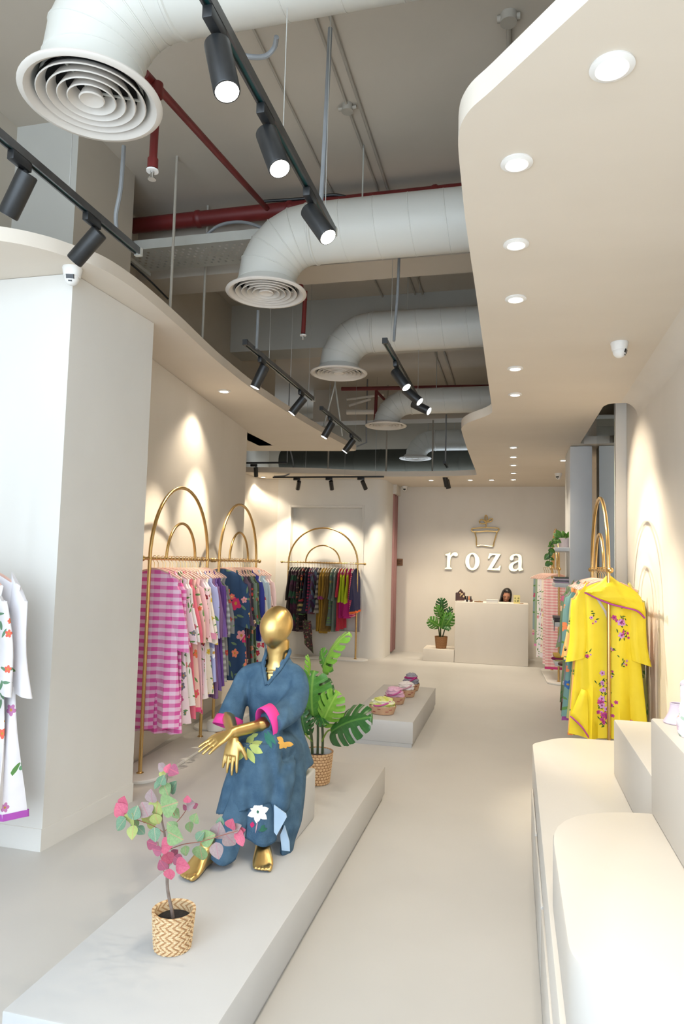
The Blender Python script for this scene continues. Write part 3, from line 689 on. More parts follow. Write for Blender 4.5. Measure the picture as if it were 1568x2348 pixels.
# bay track along the wall
tb0, tb1 = at(626, 1088, 10.5), at(880, 1100, 10.5)
zb = (tb0.z + tb1.z) / 2
t = thing('light_track', 'thin black track hanging in front of the bay wall', 'light track', ((tb0.x + tb1.x) / 2, 10.5, zb))
MB().box(tb0.x, tb1.x, 10.485, 10.515, zb - .012, zb + .012).build('rail', BLACK, t)
for k in range(3):
    x = at((700, 790, 860)[k], 1090, 10.5).x
    MB().tube([(x, 10.5, zb), (x, 10.5, 4.5)], .002, 6).build('wire', WIRE, t)
MB().tube(catmull([V(tb0.x + .02, 10.5, zb + .015), V(tb0.x + .22, 10.5, zb + .03), V(tb0.x + .33, 10.5, zb + .12), V(tb0.x + .32, 10.5, zb + .3), V(tb0.x + .2, 10.5, 3.6)], 5), .012, 8).build('feed_cable', PIPE, t)
for k, px in enumerate((680, 754, 827)):
    x = at(px, 1110, 10.5).x
    spot((x, 10.5, zb + .012), (x + (-.42, 0, .42)[k], 11.2, 1.75), ['left', 'middle', 'right'][k] + ' of three small spotlights on the bay wall track', .15, .034, 100, (1, 0, 0), 58)
t = thing('light_track', 'thin black track high at the left of the bay', 'light track', (-3.95, 10.2, 3.1))
a_, b_ = at(566, 1060, 10.2), at(658, 1061, 10.2)
MB().box(a_.x - .3, b_.x, 10.185, 10.215, 3.095, 3.12).build('rail', BLACK, t)
MB().tube([(b_.x, 10.2, 3.11), (b_.x, 10.2, 4.5)], .008, 8).build('feed_cable', PIPE, t)
spot((-4.02, 10.2, 3.11), (-4.15, 11.0, .8), 'small bright spotlight at the left of the bay', .15, .034, 45, (1, 0, 0), 70)

# ------------------------------------------------------------------ recessed downlights
def downlight(x, y, z, label, r=.05, watts=None, blend=.6, size=115):
    t = thing('downlight', label, 'downlight', (x, y, z - .012), group='recessed ceiling downlights')
    r *= .72
    MB().lathe([(r + .018, .012), (r + .02, .006), (r + .004, 0), (r, .002), (r - .002, .011)], (x, y, z - .012), 32).build('trim_ring', WHITEP, t)
    MB().cyl((x, y, z - .006), (x, y, z - .002), r).build('light_disc', LAMPW, t)
    ld = bpy.data.lights.new('downlight', 'SPOT'); ld.energy = watts if watts is not None else DOWN_W; ld.color = WARM
    ld.spot_size = radians(size); ld.spot_blend = blend; ld.shadow_soft_size = r
    lo = bpy.data.objects.new('downlight_lamp', ld); COL.objects.link(lo); lo.parent = t; lo.location = (0, 0, -.015)
    return t
downlight(.259, 1.967, 2.97, 'largest downlight at the upper right, over the white steps', .058, 42)
for k, y in enumerate((2.392, 3.021, 3.656, 4.97, 5.735)):
    downlight(0, y, 2.97, ORD[k + 1] + ' downlight from the front in the near row on the right ceiling')
for k, y in enumerate((8.287, 9.012, 9.746, 10.561, 11.349)):
    downlight(-.015, y, 2.97, ORD[k + 1] + ' downlight from the front in the far row on the right ceiling')
for k, x in enumerate((-.361, -.703, -1.342)):
    downlight(x, 11.38, 2.97, ['right', 'middle', 'left'][k] + ' downlight of the three before the rear wall')
downlight(-2.64, 5.88, 3.13, 'downlight in the left ceiling lip above the racks', .055, 45)
downlight(-4.10, 10.85, 2.97, 'downlight hidden at the left of the bay', .05, 30)
downlight(.62, 9.35, 2.97, 'downlight behind the white column', .05, 25)

# ------------------------------------------------------------------ security cameras
def dome_cam(p, look, label, up=1.0, s=1.0):
    p = Vector(p); t = thing('security_camera', label, 'camera', p)
    MB().lathe([(.001, 0), (.052 * s, 0), (.054 * s, -.006 * s), (.044 * s, -.05 * s), (.036 * s, -.056 * s), (.001, -.056 * s)], p, 28).build('base', WHITEP, t)
    d = Vector(look).normalized(); c = p + V(0, 0, -.058 * s)
    MB().ell(c, .04 * s, .04 * s, .04 * s, 24, 14).build('eyeball', WHITEP, t)
    q = d.to_track_quat('Z', 'Y').to_matrix()
    def loc(a, b_, cc): return c + q @ Vector((a, b_, cc)) * s
    MB().loft([[loc(-.022, -.004, .034), loc(.022, -.004, .034), loc(.022, .02, .034), loc(-.022, .02, .034)], [loc(-.02, -.003, .041), loc(.02, -.003, .041), loc(.02, .018, .041), loc(-.02, .018, .041)]]).build('lens_window', GLASSB, t)
    MB().loft([[loc(-.01, -.018, .034), loc(.01, -.018, .034), loc(.01, -.01, .034), loc(-.01, -.01, .034)], [loc(-.009, -.017, .04), loc(.009, -.017, .04), loc(.009, -.011, .04), loc(-.009, -.011, .04)]]).build('sensor', GLASSB, t)
    return t
dome_cam((-2.363, 3.20, 3.13), (.35, -1, -.35), 'white dome security camera on the corner of the pillar')
dome_cam((.63, 4.50, 2.97), (.9, -.3, -.25), 'white security camera under the right ceiling, turned to the wall')
dome_cam((.632, 10.64, 2.97), (-.5, -1, -.3), 'small white security camera near the white column')
dome_cam((-1.92, 12.25, 2.97), (.1, -1, -.4), 'small white security camera above the curtain')
# ------------------------------------------------------------------ clothes racks
def make_rack(label, S=1.08, top=.575, name='clothes_rack'):
    t = thing(name, label, 'clothes rack', (0, 0, 0), group='gold arched clothes racks')
    zr, h = 1.55, S / 2
    arcp = [(0, -h * cos(pi * k / 24), zr + top * sin(pi * k / 24)) for k in range(25)]
    MB().tube([(0, -h, .03)] + [(0, -h, zr * .5)] + arcp + [(0, h, zr * .5), (0, h, .03)], .0135, 14, up=(1, 0, 0)).build('outer_arch', GOLD, t, True)
    MB().tube([(0, -h * .5 * cos(pi * k / 20), zr + top * .5 * sin(pi * k / 20)) for k in range(21)], .0115, 14, up=(1, 0, 0)).build('inner_arch', GOLD, t, True)
    MB().tube([(0, -h - .11, zr), (0, h + .11, zr)], .011, 14).build('rail', GOLD, t, True)
    for s in (-1, 1):
        MB().ell((0, s * (h + .11), zr), .021, .021, .021, 16, 10).build('ball_finial', GOLD, t, True)
        MB().lathe([(.001, .034), (.016, .034), (.018, .03), (.026, .028), (.026, .022), (.001, .022)], (0, s * h, 0), 20).build('flange', GOLD, t, True)
        MB().lathe([(.0175, -.014), (.0175, .014)], (0, s * h, zr), 16, True, True).build('joint_collar', GOLD, t, True)
    e = h + .03
    st = arc(0, e, .16, 0, 180, 14) + arc(0, -e, .16, 180, 360, 14)
    MB().prism(st, 0, .024).build('base_plate', WHITE, t, True, bevel=.004, angle=30)
    return t
rk1 = make_rack('gold arched rack of pink clothes nearest the pillar'); rk1.location = (-2.60, 5.09, 0); rk1.rotation_euler.z = .045
def another(label, loc, rz):
    r = copy_tree(rk1); r['label'] = label; r.location = loc; r.rotation_euler = (0, 0, rz); return r
rk2 = another('gold arched rack of navy clothes farther along the left wall', (-2.73, 6.61, 0), .04)
rk4 = another('gold arched rack of yellow clothes by the right wall', (.665, 5.87, 0), 0.0)
rk5 = another('gold arched rack of pink gingham beyond the white column', (.585, 10.5, 0), .03)
rk6 = another('gold rack of white clothes mostly outside the left edge', (-2.625, 2.36, 0), 0)
rk3 = another('gold arched rack of dark clothes in the bay', (-3.05, 10.95, 0), pi / 2)
rk3.scale = (1, 1.09, 1)

# ------------------------------------------------------------------ hangers and garments
def hanger_mesh():
    mb = MB()
    hook = [V(.016 * cos(radians(a)), 0, .006 + .016 * sin(radians(a))) for a in range(-30, 211, 24)]
    hook = [p - V(0, 0, .0) for p in hook]
    pts = hook[::-1]
    hk = MB().tube(pts[::-1] + [V(-.013, 0, -.012), V(0, 0, -.03), V(0, 0, -.075)], .0026, 8)
    arms = MB().tube(catmull([V(-.205, 0, -.150), V(-.12, 0, -.105), V(-.03, 0, -.078), V(.03, 0, -.078), V(.12, 0, -.105), V(.205, 0, -.150)], 5),
                     [(.006, .004)] + [(.009, .006)] * 24 + [(.006, .004)], 8)
    bar = MB().tube([V(-.19, 0, -.15), V(.19, 0, -.15)], .004, 8)
    return hk.mesh('hook', mats=[GOLD]), arms.mesh('hanger_arms', mats=[HANGP]), bar.mesh('hanger_bar', mats=[HANGP])
HK, ARM, BAR = hanger_mesh()
def hanger(loc, rz, label, mat=None, bar=False, group='clothes hangers'):
    o = bpy.data.objects.new('clothes_hanger', ARM); COL.objects.link(o); o.location = loc; o.rotation_euler = (0, 0, rz)
    if mat: o.material_slots[0].link = 'OBJECT'; o.material_slots[0].material = mat
    tag(o, label, 'hanger', group); inst('hook', HK, o)
    if bar: inst('trouser_bar', BAR, o)
    return o
def garment(kind, mat, length, rnd, sleeve=.45, flare=1.0, slmat=None, thick=1.0, shw=.20):
    """mesh of a hanging tunic: body (root) with sleeve children; local x = width, -y = front, z down"""
    ph = rnd.uniform(0, 6.28); ph2 = rnd.uniform(0, 6.28); n = 36; levels = 20
    rings = []
    for k in range(levels):
        s = k / (levels - 1)
        if k < 4:
            q = k / 3; z = -.082 - .070 * q; wd = lerp(.045, shw, q ** .8); t = lerp(.012, .018, q)
        else:
            q = (k - 3) / (levels - 4); z = -.152 - (length - .152) * q
            wd = shw * (1.0 - .10 * sin(pi * min(q * 2.2, 1)) * (1 if q < .45 else .4)) + (shw * .42 * flare) * max(0, q - .25)
            t = (.018 + .022 * q) * thick
        A = (.004 + .026 * s ** 1.5) * thick
        ring = []
        for i in range(n):
            a = 2 * pi * i / n
            cx_ = cos(a); sx = abs(cx_) ** .75 * (1 if cx_ >= 0 else -1)
            x = wd * sx; sy = sin(a)
            fy = A * (sin(x * 34 + ph + s * 1.5) + .6 * sin(x * 61 + ph2 - s))
            y = t * sy * (1 + .25 * sin(x * 25 + ph2)) + fy
            zz = z + (.010 * sin(x * 22 + ph) * s if k == levels - 1 else 0)
            ring.append(V(x, y, zz))
        rings.append(ring)
    body = MB().loft(rings, False, True)
    sl = []
    if sleeve:
        for sg in (-1, 1):
            rr = []; m_ = 9
            for k in range(m_):
                q = k / (m_ - 1)
                c = V(sg * (shw - .026 + .052 * q + .012 * sin(q * 5 + ph)), .004 * sin(ph + q * 4), -.16 - sleeve * q)
                hw = .050 + .018 * q; th = .014 + .013 * q
                rr.append([c + V(hw * cos(2 * pi * i / 20), (th * sin(2 * pi * i / 20)) + .006 * q * sin(6 * cos(2 * pi * i / 20) + ph2), -.02 * q * cos(2 * pi * i / 20) * sg + (.075 * cos(2 * pi * i / 20) * -sg if k == 0 else 0)) for i in range(20)])
            sl.append(MB().loft(rr, True, True))
    return body, sl
def drape(length, rnd, wd=.17):
    """trousers or scarf folded over a hanger bar"""
    n = 28; ph = rnd.uniform(0, 6); rings = []
    for k in range(12):
        q = k / 11; z = -.145 - (length - .145) * q; t = .012 + .020 * q
        rings.append([V(wd * (1 + .08 * q) * cos(2 * pi * i / n), t * sin(2 * pi * i / n) + .008 * q * sin(30 * cos(2 * pi * i / n) * wd + ph), z) for i in range(n)])
    return MB().loft(rings, True, True), []
def hang(kind, mat, length, loc, rz, label, rnd, sleeve=.45, flare=1.0, group=None, cuff=None, hem=None, cat='tunic', name='hanging_tunic', slmat=None, thick=1.0, shw=.20, tagged=False):
    if kind == 'drape': body, sl = drape(length, rnd, shw)
    else: body, sl = garment(kind, mat, length, rnd, sleeve, flare, slmat, thick, shw)
    o = body.build(name, mat, None, True, angle=60); o.location = loc; o.rotation_euler = (0, 0, rz); OFF[o.name] = Vector(loc)
    tag(o, label, cat, group)
    for s in sl:
        so = s.build('sleeve', slmat or mat, o, True, angle=60)
        if cuff:
            z0 = min(p.z for p in s.v); ring = s.v[-20:]; c = sum(ring, Vector()) / 20
            MB().loft([[c + (p - c) * 1.04 + V(0, 0, .045) for p in ring], [c + (p - c) * 1.06 - V(0, 0, .002) for p in ring]], False, False).build('cuff', cuff, so, True, angle=60)
    if hem:
        nn = 36 if kind != 'drape' else 28
        ring = body.v[-nn:]; c = sum(ring, Vector()) / nn
        MB().loft([[c + (p - c) * 1.01 + V(0, 0, .03) for p in ring], [c + (p - c) * 1.02 - V(0, 0, .002) for p in ring]], False, False).build('hem_trim', hem, o, True, angle=60)
    if tagged:
        MB().box(-.02 + shw * .8, .02 + shw * .8, -.052, -.050, -length - .07, -length + .01).build('price_tag', WHITEP, o, True)
    return o
S_ = srgb
pinkg = gingham(S_(240, 205, 226), S_(222, 92, 165), .056); pinkg2 = gingham(S_(236, 190, 215), S_(214, 84, 156), .05)
F = floral
def fl(base, pal, **k): return F(S_(*base), [S_(*c) for c in pal], **k)
L1 = [('bright pink gingham tunic', pinkg, 1.22, .50, {}), ('second pink gingham tunic with looser weave', pinkg2, 1.26, .46, {}),
      ('white tunic with grey and pink flowers', fl((235, 215, 222), [(200, 90, 150), (120, 120, 130), (90, 120, 100)], scale=12, density=.6), 1.22, .45, {}),
      ('white tunic with green leaf print', fl((238, 232, 230), [(210, 110, 130), (230, 150, 150)], scale=13, density=.5, leafd=.7), 1.10, .44, {}),
      ('coral pink plain tunic', solid(S_(226, 110, 130)), 1.20, .45, dict(tagged=True)),
      ('pale peach tunic with orange flowers', fl((240, 200, 190), [(236, 120, 80), (230, 90, 110)], scale=10, density=.45), 1.16, .46, dict(hem=solid(S_(222, 80, 130)))),
      ('blush pink plain tunic', solid(S_(236, 190, 196)), 1.18, .43, dict(hem=solid(S_(222, 90, 130)))),
      ('pink tunic with dark red sprigs', fl((238, 214, 220), [(170, 40, 70), (140, 30, 60)], scale=17, density=.65), 1.05, .47, {}),
      ('white tunic with pink striped cuffs', solid(S_(240, 228, 230)), 1.10, .45, dict(cuff=solid(S_(226, 150, 180)))),
      ('cream tunic with yellow and red flowers', fl((238, 228, 214), [(220, 190, 60), (180, 50, 70)], scale=14, density=.5), 1.08, .50, {}),
      ('periwinkle blue tunic with white daisies', fl((170, 175, 222), [(245, 245, 240), (240, 240, 250)], scale=7, density=.4), .98, .46, {}),
      ('mauve striped tunic', stripes(S_(112, 78, 120), S_(140, 104, 146), .012), 1.12, .46, {}),
      ('purple pinstriped tunic', stripes(S_(92, 62, 138), S_(150, 120, 180), .014, .35), 1.08, .46, {}),
      ('violet tunic with fine stripes', stripes(S_(110, 70, 150), S_(80, 50, 120), .016), 1.05, .44, {}),
      ('grey checked tunic with small flowers', gingham(S_(190, 192, 190), S_(120, 122, 126), .05), 1.02, .47, {}),
      ('dark grey tunic with red sprigs', fl((140, 140, 142), [(190, 60, 70), (210, 170, 90)], scale=13, density=.5), .98, .45, {})]
navyf = fl((42, 72, 112), [(214, 50, 110), (240, 140, 110), (236, 190, 120), (90, 170, 190), (230, 160, 170)], scale=7.5, density=.62, rad=.5, leaf=S_(110, 140, 110), leafd=.45)
L2 = [('navy tunic with large pink and orange flowers', navyf, 1.12, .46, dict(shw=.22)),
      ('dark navy tunic with small orange flowers', fl((36, 52, 82), [(236, 140, 70), (220, 60, 90), (240, 200, 120)], scale=12, density=.6), 1.12, .45, {}),
      ('plum grey plain tunic', solid(S_(106, 88, 112)), 1.14, .45, {}),
      ('charcoal tunic with red and cream flowers', fl((58, 54, 66), [(210, 60, 70), (240, 210, 180)], scale=14, density=.65), 1.12, .46, {}),
      ('sage tunic with red flowers', fl((120, 140, 128), [(208, 60, 80), (240, 160, 130)], scale=12, density=.55), 1.10, .45, {}),
      ('olive green tunic with pale leaves', fl((74, 92, 66), [(190, 190, 150), (140, 150, 110)], scale=11, density=.5, leaf=S_(160, 170, 120)), 1.12, .45, {}),
      ('royal blue plain tunic', solid(S_(52, 62, 150)), .80, .40, {}),
      ('white tunic with crimson flowers', fl((226, 222, 216), [(200, 30, 80), (214, 70, 110)], scale=12, density=.55), 1.08, .44, {}),
      ('pale blue plain tunic', solid(S_(168, 190, 206)), 1.06, .45, {}),
      ('silver blue plain tunic', solid(S_(186, 200, 210)), 1.04, .46, {}),
      ('blush tunic with tiny dark dots', fl((226, 202, 200), [(110, 60, 80), (130, 70, 90)], scale=20, density=.4, leafd=0), 1.05, .46, {}),
      ('pale pink tunic at the far end', solid(S_(232, 206, 206)), 1.04, .46, {})]
dk = lambda *c: solid(S_(*c), .2)
diag = diagonal(S_(52, 26, 48), S_(30, 78, 58), S_(74, 36, 66), .34)
L3 = [('black plum long tunic', dk(34, 22, 30), .98, .44, {}), ('plum tunic with green diagonal blocks, left one', diag, 1.10, .40, {}), ('plum tunic with green diagonal blocks, middle one', diag, 1.08, .40, {}), ('plum tunic with green diagonal blocks, right one', diag, 1.10, .40, {}),
      ('dark paisley tunic', fl((44, 36, 40), [(110, 90, 90), (120, 60, 70)], scale=20, density=.7, leaf=S_(90, 90, 86)), 1.12, .42, {}),
      ('charcoal tunic with orange flowers', fl((44, 42, 48), [(220, 120, 60), (190, 60, 80), (200, 180, 120)], scale=12, density=.6), .84, .42, {}),
      ('midnight navy plain tunic', dk(32, 34, 56), .80, .40, {}), ('crimson and navy striped tunic', stripes(S_(150, 36, 80), S_(40, 36, 60), .05, .5, True), .80, .40, {}),
      ('purple and slate banded tunic', diagonal(S_(90, 60, 110), S_(70, 74, 100), S_(110, 60, 70), .22), .82, .42, {}), ('dusty blue and purple banded tunic', diagonal(S_(96, 116, 140), S_(84, 56, 96), S_(64, 58, 60), .26), .80, .42, {}),
      ('black and white block print tunic', gingham(S_(34, 32, 36), S_(150, 146, 140), .08), .80, .40, {}),
      ('mustard gold long tunic, left one', dk(150, 118, 34), 1.10, .40, dict(cuff=solid(S_(146, 62, 122)))), ('mustard gold long tunic, right one', dk(156, 122, 40), 1.12, .40, dict(cuff=solid(S_(146, 62, 122)))),
      ('olive brown long tunic, left one', dk(118, 92, 40), 1.08, .38, {}), ('olive brown long tunic, right one', dk(112, 88, 42), 1.06, .38, {}),
      ('teal and grey printed tunic', fl((92, 108, 104), [(60, 110, 110), (140, 130, 90)], scale=14, density=.6), 1.00, .40, {}),
      ('slate green long tunic', dk(104, 120, 112), 1.08, .42, {}), ('red long tunic', dk(176, 42, 66), 1.06, .36, {}),
      ('lime tunic with magenta skirt, left one', dk(168, 22, 110), .86, .44, dict(slmat=solid(S_(178, 196, 30)))), ('lime tunic with magenta skirt, middle one', dk(172, 24, 112), .84, .44, dict(slmat=solid(S_(178, 196, 30)))), ('lime tunic with magenta skirt, right one', dk(176, 26, 116), .86, .46, dict(slmat=solid(S_(184, 200, 34)))),
      ('magenta striped tunic', stripes(S_(196, 40, 120), S_(236, 150, 150), .03, .5, True), .84, .40, {}), ('navy and orange tunic at the right end', dk(44, 44, 84), .78, .40, dict(hem=solid(S_(238, 110, 50))))]
yel = noisy('yellow_silk', S_(226, 200, 28), S_(236, 212, 44), 6, 0.6, bump=.05, bscale=60)
L4 = [('bright yellow tunic with scarf over its shoulders', yel, 1.20, .50, dict(shw=.205)),
      ('peach tunic with black sprigs', fl((244, 190, 120), [(60, 50, 40), (230, 130, 70)], scale=16, density=.4), 1.22, .50, {}),
      ('apricot orange plain tunic', solid(S_(244, 176, 104)), 1.24, .50, {}),
      ('pale yellow green tunic with blue cuffs', fl((196, 196, 124), [(230, 120, 50), (90, 150, 70)], scale=5, density=.25), 1.16, .54, dict(cuff=solid(S_(112, 146, 216)), shw=.23)),
      ('teal tunic with red flowers', fl((118, 158, 156), [(222, 70, 70), (240, 140, 90), (60, 110, 180)], scale=9, density=.5), 1.18, .52, dict(shw=.215)),
      ('sage green long tunic with purple hem', solid(S_(106, 132, 112)), 1.24, .52, dict(hem=solid(S_(160, 80, 160)), shw=.215)),
      ('mauve grey tunic', solid(S_(150, 140, 150)), .98, .44, dict(hem=solid(S_(220, 220, 226)))),
      ('olive tunic with pink flowers at the far end', fl((130, 146, 110), [(214, 110, 140), (240, 200, 160)], scale=12, density=.5), 1.15, .50, dict(shw=.22))]
L5 = [('pale pink gingham trousers, nearest', gingham(S_(246, 220, 216), S_(232, 158, 160), .04), 1.38, {'hem': solid(S_(206, 60, 130))}), ('pale pink gingham trousers, second', gingham(S_(246, 224, 220), S_(234, 170, 170), .04), 1.34, {}),
      ('cream floral scarf', fl((246, 238, 222), [(236, 200, 120), (220, 150, 160)], scale=14, density=.4), 1.20, {}), ('white lilac scarf', fl((242, 236, 242), [(190, 150, 210), (150, 190, 160)], scale=14, density=.4), 1.28, {}),
      ('white floral scarf', fl((246, 240, 238), [(230, 160, 180), (130, 160, 110)], scale=13, density=.4), 1.30, {}), ('sage green scarf with pink edge', solid(S_(160, 182, 150)), 1.15, {'hem': solid(S_(220, 130, 180))}),
      ('grey blue scarf with pink edge', fl((150, 168, 172), [(206, 80, 120), (230, 190, 190)], scale=8, density=.3), 1.00, {'hem': solid(S_(214, 120, 170))})]
wf = fl((240, 238, 242), [(90, 150, 200), (236, 110, 90), (244, 180, 60), (190, 130, 190), (240, 190, 200)], scale=12, density=.4, rad=.38, leaf=S_(110, 150, 120), leafd=.5)
L6 = [('cream white tunic with lace cuff at the left edge', solid(S_(246, 244, 240), .05), 1.15, .55, {}),
      ('white tunic with blue, red and yellow wildflowers', wf, 1.20, .50, dict(shw=.215)),
      ('long white tunic with sparse sprigs and lilac hem', fl((242, 240, 246), [(170, 90, 160), (110, 160, 120), (200, 130, 180)], scale=7, density=.22, rad=.25, leafd=.2), 1.28, .52, dict(hem=solid(S_(176, 84, 180)), shw=.24))]
def rack_pt(rk, s, z=1.55):
    a = rk.rotation_euler.z; l = rk.location; sc = rk.scale[1]
    return V(l.x - sin(a) * s * sc, l.y + cos(a) * s * sc, z)
def fill(rk, items, s0, s1, where, rz0, hmat, start='near end of the', group=None, zr=1.55, seed=1):
    rnd = random.Random(seed); out = []
    for k, it in enumerate(items):
        s = lerp(s0, s1, k / max(1, len(items) - 1)) + rnd.uniform(-.008, .008)
        p = rack_pt(rk, s, zr); rz = rz0 + rnd.uniform(-.07, .07)
        lab = '%s, %s in the %s' % (it[0], ORD[k + 1], where)
        hanger(p, rz, '%s from the %s %s' % (ORD[k + 1] + ' hanger', start, where), hmat, group='hangers on the ' + where)
        o = hang('t', it[1], it[2], p, rz, lab, rnd, it[3], rnd.uniform(.8, 1.15), 'clothes on the ' + where, **it[4])
        out.append(o)
    return out
g1 = fill(rk1, L1, -.46, .49, 'near left rack', .045, HANGP, seed=3)
g2 = fill(rk2, L2, -.46, .46, 'far left rack', .04, HANGP, seed=5)
g3 = fill(rk3, L3, .49, -.52, 'bay rack', pi / 2, HANGT, 'left end of the', seed=8)
g4 = fill(rk4, L4, -.49, .46, 'right rack', 0, HANGP, seed=12)
g4[3].location.x += .05; g4[3].rotation_euler.z += .05
g6 = fill(rk6, L6, .40, .62, 'left edge rack', 0, HANGP, seed=15)
rnd = random.Random(21)
for k, it in enumerate(L5):
    p = rack_pt(rk5, lerp(-.42, .45, k / 6.0)); p.x -= .02 * k
    hanger(p, rnd.uniform(-.05, .05), ORD[k + 1] + ' hanger from the near end of the rack beyond the column', HANGP, True, group='hangers beyond the column')
    hang('drape', it[1], it[2], p, rnd.uniform(-.05, .05), it[0] + ', hanging beyond the white column', rnd, 0, group='clothes beyond the column', shw=.16, cat='cloth', name='hanging_cloth', **it[3])
# paisley scarf corner hanging lowest in the bay (part of the paisley set)
MB().grid([[V(-3.30 + .03 * j + .01 * i, 10.72 + .012 * sin(i * 2 + j), .62 - .075 * i - .03 * j * (i / 5.0)) for j in range(6)] for i in range(6)]).build('printed_scarf', fl((70, 52, 56), [(140, 110, 110), (150, 40, 60)], scale=22, density=.6)); _s = bpy.data.objects['printed_scarf']; bpy.context.view_layer.update(); _s.parent = g3[4]; _s.matrix_parent_inverse = g3[4].matrix_world.inverted()

# prints laid flat on cloth
def bvh_of(o):
    return BVHTree.FromPolygons([v.co for v in o.data.vertices], [tuple(p.vertices) for p in o.data.polygons])
def lay(mb, bvh, pts, org, dr, eps=.0022, mi=0, sub=2):
    """project a flat outline (list of ray targets) on the cloth and add it"""
    n = len(pts); c = sum(pts, Vector()) / n; rows = []
    for k in range(sub + 1):
        f = k / sub if k else 0.02
        row = []
        for p in pts:
            q = c + (p - c) * f
            o_, d_ = (org(q), dr(q))
            h = bvh.ray_cast(o_, d_)
            row.append(h[0] - d_ * eps if h[0] is not None else None)
        rows.append(row)
    for r in rows:
        if any(x is None for x in r): return
    mb.loft(rows, True, False, mi=mi)
def petal_pts(c, u, v, n, r, ph=0, depth=.4):
    out = []
    for i in range(n * 6):
        a = 2 * pi * i / (n * 6); rr = r * (1 - depth + depth * abs(cos(n * a / 2)))
        out.append(c + u * (rr * cos(a + ph)) + v * (rr * sin(a + ph)))
    return out
def leaf_pts(c, u, v, ang, L_, w_):
    d = u * cos(ang) + v * sin(ang); s = u * -sin(ang) + v * cos(ang)
    f = [c + d * (L_ * t) + s * (w_ * sin(pi * t) * (1 - .3 * t)) for t in (0, .15, .3, .5, .7, .85, 1)]
    b_ = [c + d * (L_ * t) - s * (w_ * sin(pi * t) * (1 - .3 * t)) for t in (.85, .7, .5, .3, .15)]
    return f + b_
P_PK, P_LI, P_DG, P_PL = solid(S_(196, 60, 140)), solid(S_(208, 150, 206)), solid(S_(60, 96, 40)), solid(S_(140, 60, 120))
yo = g4[0]; yb = bvh_of(yo); U, Vv = V(1, 0, 0), V(0, 0, 1)
og, dr_ = (lambda q: V(q.x, -1, q.z)), (lambda q: V(0, 1, 0))
mb = MB(); rr = random.Random(5)
clusters = [(.085, -.36, 7, .05), (-.035, -.83, 6, .035), (-.025, -.95, 8, .05), (-.03, -1.06, 8, .05), (-.10, -.35, 3, .03), (.02, -.57, 2, .02), (.02, -.74, 3, .025), (.10, -.66, 3, .025), (.13, -1.1, 3, .03), (.10, -.47, 4, .035), (-.14, -.62, 2, .02)]
for cx_, cz_, n_, sp_ in clusters:
    for i in range(n_ * 2):
        c = V(cx_ + rr.gauss(0, sp_ * .5), 0, cz_ + rr.gauss(0, sp_))
        lay(mb, yb, leaf_pts(c, U, Vv, rr.uniform(0, 6.28), rr.uniform(.018, .034), .005), og, dr_, .002, 2, 1)
    for i in range(n_):
        c = V(cx_ + rr.gauss(0, sp_ * .6), 0, cz_ + rr.gauss(0, sp_ * .9)); r = rr.uniform(.008, .02) * (1.25 if n_ > 5 else .8)
        lay(mb, yb, petal_pts(c, U, Vv, 5, r, rr.uniform(0, 6)), og, dr_, .003, rr.choice((0, 1)), 1)
        lay(mb, yb, petal_pts(c, U, Vv, 5, r * .35), og, dr_, .0045, 3, 1)
mb.build('printed_flowers', [P_PK, P_LI, P_DG, P_PL], yo, True, fixn=False)['kind'] = 'stuff'
GREYB = solid(S_(206, 196, 190))
nb = MB()
lay(nb, yb, [V(-.115, 0, -.155), V(-.10, 0, -.15), V(.018, 0, -.345), V(.018, 0, -.40), V(.006, 0, -.40), V(.006, 0, -.35)], og, dr_, .004, 0, 3)
nb.build('neck_band', GREYB, yo, True, fixn=False)
top = catmull([V(-.155, -.03, -.150), V(-.06, -.035, -.09), V(0, -.03, -.035), V(.07, -.035, -.08), V(.17, -.035, -.135), V(.225, -.02, -.19)], 4)
bot = catmull([V(-.165, -.045, -.165), V(-.06, -.06, -.215), V(.02, -.065, -.245), V(.10, -.062, -.262), V(.19, -.05, -.285), V(.245, -.03, -.335)], 4)
rows = [[a.lerp(b_, q) + V(0, -.03 * sin(pi * q) + .006 * sin(q * 14 + a.x * 30), 0) for a, b_ in zip(top, bot)] for q in [i / 8 for i in range(9)]]
sc = MB().grid(rows).build('scarf', yel, yo, True)
so = sc.modifiers.new('thick', 'SOLIDIFY'); so.thickness = .004
MB().tube([p + V(0, -.004, 0) for p in bot], .006, 8).build('scarf_border', solid(S_(176, 70, 160)), sc, True)
tl = [V(-.185, -.035, -.86), V(-.165, -.045, -.865), V(-.145, -.04, -.87)]; bl_ = [V(-.265, -.05, -1.055), V(-.19, -.065, -1.12), V(-.135, -.05, -1.20)]
tl, bl_ = catmull(tl, 4), catmull(bl_, 4)
st_ = MB().grid([[a.lerp(b_, q) + V(0, .004 * sin(q * 5 + i), 0) for i, (a, b_) in enumerate(zip(tl, bl_))] for q in [k / 6 for k in range(7)]]).build('scarf_tail', yel, yo, True)
st_.modifiers.new('thick', 'SOLIDIFY').thickness = .003
MB().tube([p + V(0, -.003, 0) for p in bl_], .0055, 8).build('scarf_border', solid(S_(176, 70, 160)), st_, True)
